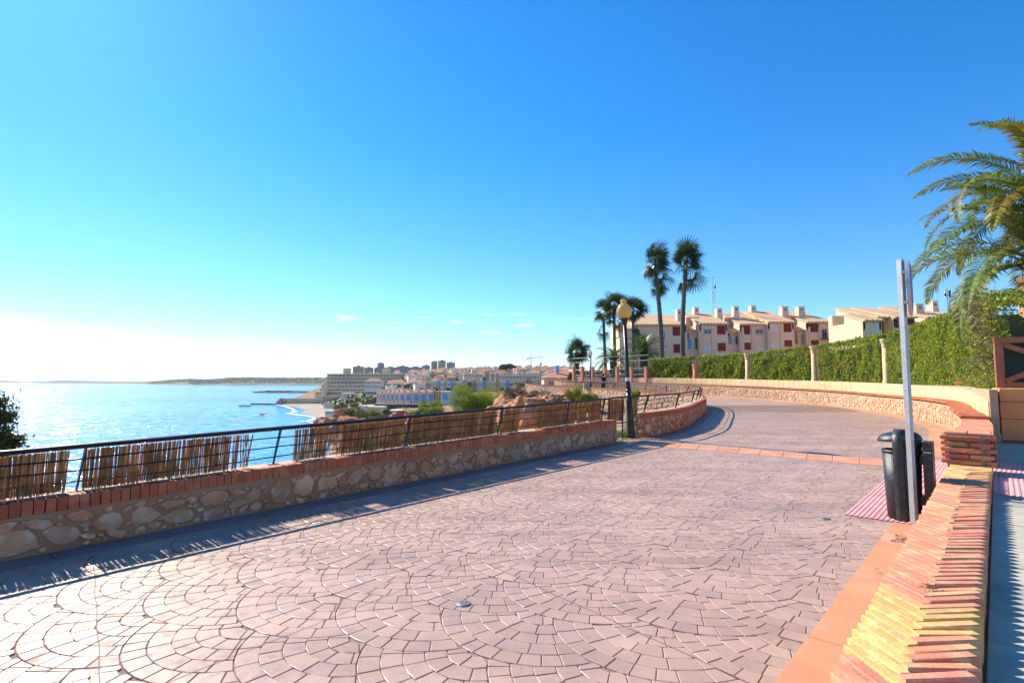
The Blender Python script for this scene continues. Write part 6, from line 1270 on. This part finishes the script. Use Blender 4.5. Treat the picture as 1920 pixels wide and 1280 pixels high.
for ua, ub, Da, Db, n, wh in zones:
    tries = 0; c = 0
    while c < n and tries < n*30:
        tries += 1; D = r_.uniform(Da, Db) if Db < 600 else Da*(Db/Da)**r_.random(); u = r_.uniform(ua, ub); x = U(u, D)
        if any(abs(x-a) < 11 and abs(D-b) < 13 for a, b in spots): continue
        if 860 < u < 1015 and 370 < D < 500: continue
        spots.append((x, D)); z = land_z(x, D)-.3; k = r_.choice((0, 0, 1, 1, 2, 3))
        if Db == 900: wh = ('on the lower slope ' if D < 570 else 'halfway up the slope ' if D < 700 else 'near the hilltop ')+('below the blue-grey slabs' if u < 805 else 'below the round brown towers' if u < 850 else 'right of the towers' if u < 905 else 'left of the umbrella pine' if u < 950 else 'between pine and crane' if u < 990 else 'right of the crane' if u < 1025 else 'behind the tiled roof')
        lab = kinds[k]+' '+wh
        if not used[k]: o = PR4[k]; o['label'] = lab; used[k] = 1; o.location = (x, D, z); o.rotation_euler = (0, 0, r_.uniform(-.5, .5))
        else: copy_tree(PR4[k], (x, D, z), r_.uniform(-.5, .5), r_.uniform(.85, 1.2), lab)
        c += 1
# crane
o = thing('tower_crane', (U(996, 900), 900, 10), 'thin tower crane on the skyline right of centre', 'crane'); D = 900; zt = zp(668, D); mb = MB(); x = U(996, D)
for i, j in ((-.8, -.8), (.8, -.8), (.8, .8), (-.8, .8)): mb.tube([(x+i, D+j, 10), (x+i, D+j, zt)], .28, 4)
for k in range(16): z = 12+(zt-12)*k/16; mb.tube([(x-.8, D-.8, z), (x+.8, D-.8, z+2.5)], .18, 3)
mb.build('mast', M['tochre'], o); mb = MB(); x0, x1 = U(989, D), U(1018, D); mb.tube([(x0, D, zt-3.3), (x1, D, zt-1.2)], .5, 4); mb.build('jib', M['tochre'], o); mb = MB(); mb.tube([(x, D, zt+3), (x1-4, D, zt-1.2)], .16, 3); mb.tube([(x, D, zt+3), (x0+1, D, zt-3.2)], .16, 3); mb.build('tie_bar', M['tgrey'], o); mb = MB(); mb.box((x0+.8, D, zt-4.6), (2.4, 1.6, 2.6)); mb.build('counterweight', M['tgrey'], o)
# palms, pines and bushes in the town
r_ = random.Random(5)
def small_palm(): 
    o = thing('town_palm', (0, 0, 0), 'x', 'palm', 'palms among the houses'); mb = MB(); mb.tube([(0, 0, -1), (.1, 0, 3), (0, 0, 6)], [.35, .28, .25], 6); mb.build('trunk', M['palmtrunk'], o); mb = MB()
    for k in range(26):
        a = k*2.4; e = .9-1.5*k/26; pts = [Vector((0, 0, 6))]; 
        for s_ in (1, 2, 3): pts.append(pts[-1]+Vector((math.cos(a)*math.cos(e-.35*s_), math.sin(a)*math.cos(e-.35*s_), math.sin(e-.35*s_)))*.95)
        sd = Vector((-math.sin(a), math.cos(a), 0))*.42
        for p, q, w0, w1 in zip(pts, pts[1:], (.4, 1, .8), (1, .8, .1)): mb.face([p-sd*w0, p+sd*w0, q+sd*w1, q-sd*w1], random.uniform(.7, 1.3))
    mb.build('crown', M['frond'], o); return o
PM = small_palm(); first = True
pl = [(642, 762, 420), (630, 758, 470), (669, 758, 400), (661, 757, 470), (683, 757, 400), (680, 750, 430), (697, 752, 380), (655, 752, 520), (648, 748, 540), (713, 737, 440), (748, 734, 420), (767, 735, 400), (790, 735, 380), (838, 714, 480), (907, 712, 430), (880, 716, 410), (879, 731, 380), (975, 703, 560), (835, 712, 520), (640, 765, 380), (652, 766, 390), (690, 762, 330), (612, 756, 540), (606, 757, 560), (620, 757, 530)]
for i, (u, v, D) in enumerate(pl):
    x = U(u, D); lab = 'small palm tree '+(('by the promenade wall left of the cars' if u < 632 else 'close beside the parked silver car' if u < 665 else 'left of the curved row of houses') if u < 700 and v > 745 else 'between the houses above the curved row' if u < 800 else 'on the slope among the right-hand rows'); z = min(land_z(x, D), zp(v, D))-.3
    if first: PM.location = (x, D, z); PM['label'] = lab; first = False
    else: copy_tree(PM, (x, D, z), r_.uniform(0, 6), r_.uniform(.85, 1.35), lab)
def tree_proto(seed, mt): 
    o = thing('town_tree', (0, 0, 0), 'x', 'tree', 'trees among the houses'); mb = MB(); mb.tube([(0, 0, -2), (0, 0, 1.5), (.2, 0, 3.2)], [.35, .25, .12], 5); mb.build('trunk', M['bark'], o); f_ = obj('crown', leaf_cloud('crown', blob_points((0, 0, 3.2), (3.4, 3., 2.4), 1500, seed, .35, 8), mt, .3, seed=seed), o); f_['kind'] = 'stuff'; return o
TP = [tree_proto(1, M['leafd']), tree_proto(2, M['leafp']), tree_proto(3, M['leafd'])]; us = [0, 0, 0]
tl = [(800, 714, 700), (812, 708, 720), (945, 696, 760), (951, 694, 780), (938, 697, 740), (718, 715, 520), (765, 722, 430), (770, 712, 470), (1045, 700, 200), (1052, 698, 210), (1038, 701, 215), (893, 703, 560), (900, 701, 580), (870, 712, 440), (848, 716, 430)]
for q in range(95):
    D = 360*(900/360)**r_.random() if q < 46 else r_.uniform(330, 575); u = r_.uniform(720, 1000) if q < 46 else r_.uniform(628, 712); tl.append((u, None, D))
for i, (u, v, D) in enumerate(tl):
    x = U(u, D); k = i % 3; sc = (r_.uniform(.6, 1.25) if v is None else 1.25)*(.75 if D < 250 else 1); z = land_z(x, D)-.2
    if z < -23.4: continue
    lab = ['dark round tree', 'light green round tree', 'dark bushy tree'][k]+((' below the left half of the hotel' if u < 655 else ' below the right half of the hotel' if u < 685 else ' left of the curved blue-shuttered row') if u < 712 else (' above the curved row' if u < 790 else ' left of the blue-towered rows' if u < 850 else ' behind the blue-towered rows' if u < 925 else ' below the umbrella pine')+(' on the upper slope' if D > 600 else ' on the lower slope') if u < 1010 else ' beside the tiled house roof')
    if not us[k]: TP[k].location = (x, D, z); TP[k]['label'] = lab; TP[k].scale = (sc,)*3; us[k] = 1
    else: copy_tree(TP[k], (x, D, z), r_.uniform(0, 6), sc, lab)
bush('pine_tree', A(949, 688, 600), (11, 7, 4.5), 9000, M['leafd'], .6, 'dark umbrella pine on the skyline left of the crane', 'tree', None, 61, 8)
# parked cars by the palms
def car(loc, rot, mt, label):
    o = thing('parked_car', loc, label, 'car', 'cars parked near the beach'); o.rotation_euler = (0, 0, 0); loc = Vector(loc); cr = lambda x, y, z: loc+Vector((x*math.cos(rot)-y*math.sin(rot), x*math.sin(rot)+y*math.cos(rot), z)); mb = MB()
    prof = [(-2.1, .3), (2.1, .3), (2.1, .75), (1.2, .9), (-2.05, .95)]; mb.add([cr(x, -.85, z) for x, z in prof]+[cr(x, .85, z) for x, z in prof], [tuple(range(5)), tuple(range(9, 4, -1))]+[(i, (i+1) % 5, (i+1) % 5+5, i+5) for i in range(5)]); mb.build('body', mt, o)
    prof = [(1.1, .9), (.4, 1.42), (-1.2, 1.45), (-1.9, .95)]; mb = MB(); mb.add([cr(x, -.75, z) for x, z in prof]+[cr(x, .75, z) for x, z in prof], [tuple(range(4)), (7, 6, 5, 4)]+[(i, (i+1) % 4, (i+1) % 4+4, i+4) for i in range(4)]); mb.build('cabin', M['wglass'], o)
    for x in (-1.3, 1.3):
        for y in (-.8, .8): mb = MB(); mb.tube([cr(x, y-.1, .32), cr(x, y+.1, .32)], .32, 10); mb.build('wheel', M['black'], o)
M['carg'] = mat('car_silver', (.5, .52, .55), None, 5, .3, spec=.6); M['carw'] = mat('car_white', (.75, .75, .75), None, 5, .3, spec=.6)
for i, (u, v, D, k, lab) in enumerate(((655, 757.5, 440, 'carg', 'silver car parked among the palms near the beach'), (662, 756.5, 455, 'carw', 'white car parked behind the silver one near the beach'), (640, 759, 430, 'carg', 'grey car parked left of the silver one near the beach'))): p = A(u, v, D); car((p[0], D, max(p[2], land_z(p[0], D))), .2+i*.3, M[k], lab)
# far headland: wood, beach line and blocks
P_ = []; r2 = np.random.default_rng(3)
for _ in range(1500):
    u = r2.uniform(275, 612); D = r2.uniform(3450, 4100) if u > 360 else r2.uniform(4100, 4700); x = U(u, D); z = land_z(x, D); 
    if z < -20: continue
    for _ in range(14): P_.append((x+r2.normal()*14, D+r2.normal()*14, z+abs(r2.normal())*6))
tag(obj('headland_wood', leaf_cloud('headland_wood', np.array(P_), M['leafd'], 4.5, seed=1)), kind='stuff')
for i, (u0, u1, v0, v1, mt) in enumerate(((300, 314, 713.5, 719, 'twhite'), (360, 368, 710.5, 716, 'tbrick'), (370, 377, 710.5, 716, 'tbrick'), (379, 386, 711, 716, 'tbrick'), (388, 396, 710.8, 716, 'tbrick'), (404, 420, 711.5, 717, 'tbrick'), (422, 434, 711, 716, 'tcream'), (478, 500, 708.5, 713, 'tbrick'), (502, 512, 708.5, 712.5, 'twhite'), (516, 526, 708.5, 713, 'tbrick'), (534, 540, 709, 717, 'twhite'), (565, 574, 713, 717, 'twhite'), (440, 452, 713, 718, 'tcream'), (330, 345, 713, 717.5, 'tcream'))):
    D = 3650 if u0 > 355 else 4500; block('headland_block', u0, u1, v0, v1, D, 25, ['pale block at the tip of the far headland', 'first brown block of the far headland group of four', 'second brown block of the far headland group of four', 'third brown block of the far headland group of four', 'fourth brown block of the far headland group of four', 'wide brown block right of the group of four on the far headland', 'beige block in the middle of the far headland', 'long brown roofline on top of the far headland', 'white block beside the long brown roofline on the headland', 'brown block right of the white one on the headland', 'slim white tower on the far headland', 'low white building where the headland meets the hotel slope', 'low beige block near the water on the far headland', 'low beige block near the tip of the far headland'][i], M[mt], 'building', 'blocks on the far headland', rows=3, cols=5, sink=8)
# misty hills beyond the lagoon
mb = MB(); pts = []
for k in range(60):
    x = -9000+k*140; pts.append((x, 8500+400*math.sin(k*.3), max(2, 26+22*mnoise.noise(Vector((k*.22, 0, 0)))+8*mnoise.noise(Vector((k*.9, 3, 0))))))
for a, b in zip(pts, pts[1:]): mb.face([(a[0], a[1]-60, SEA-1), (b[0], b[1]-60, SEA-1), (b[0], b[1], SEA+b[2]), (a[0], a[1], SEA+a[2])]); mb.face([(a[0], a[1], SEA+a[2]), (b[0], b[1], SEA+b[2]), (b[0], b[1]+300, SEA-1), (a[0], a[1]+300, SEA-1)])
M['hill'] = mat('far_hill', (.2, .19, .15), (.14, .14, .1), .002, .95); tag(mb.build('distant_hills', M['hill']), kind='structure')
# ------------------------------------------------------------------ air
HAZE = .00006
hm = bpy.data.materials.new('haze'); hm.use_nodes = True; t = hm.node_tree; t.nodes.remove(t.nodes['Principled BSDF']); pv = t.nodes.new('ShaderNodeVolumePrincipled'); pv.inputs['Density'].default_value = HAZE; pv.inputs['Color'].default_value = (.93, .96, 1, 1); pv.inputs['Anisotropy'].default_value = .1; t.links.new(pv.outputs[0], t.nodes['Material Output'].inputs['Volume'])
mb = MB(); mb.box((0, 4600, 20), (27000, 10800, 160)); hz = mb.build('haze', hm); hz['kind'] = 'stuff'
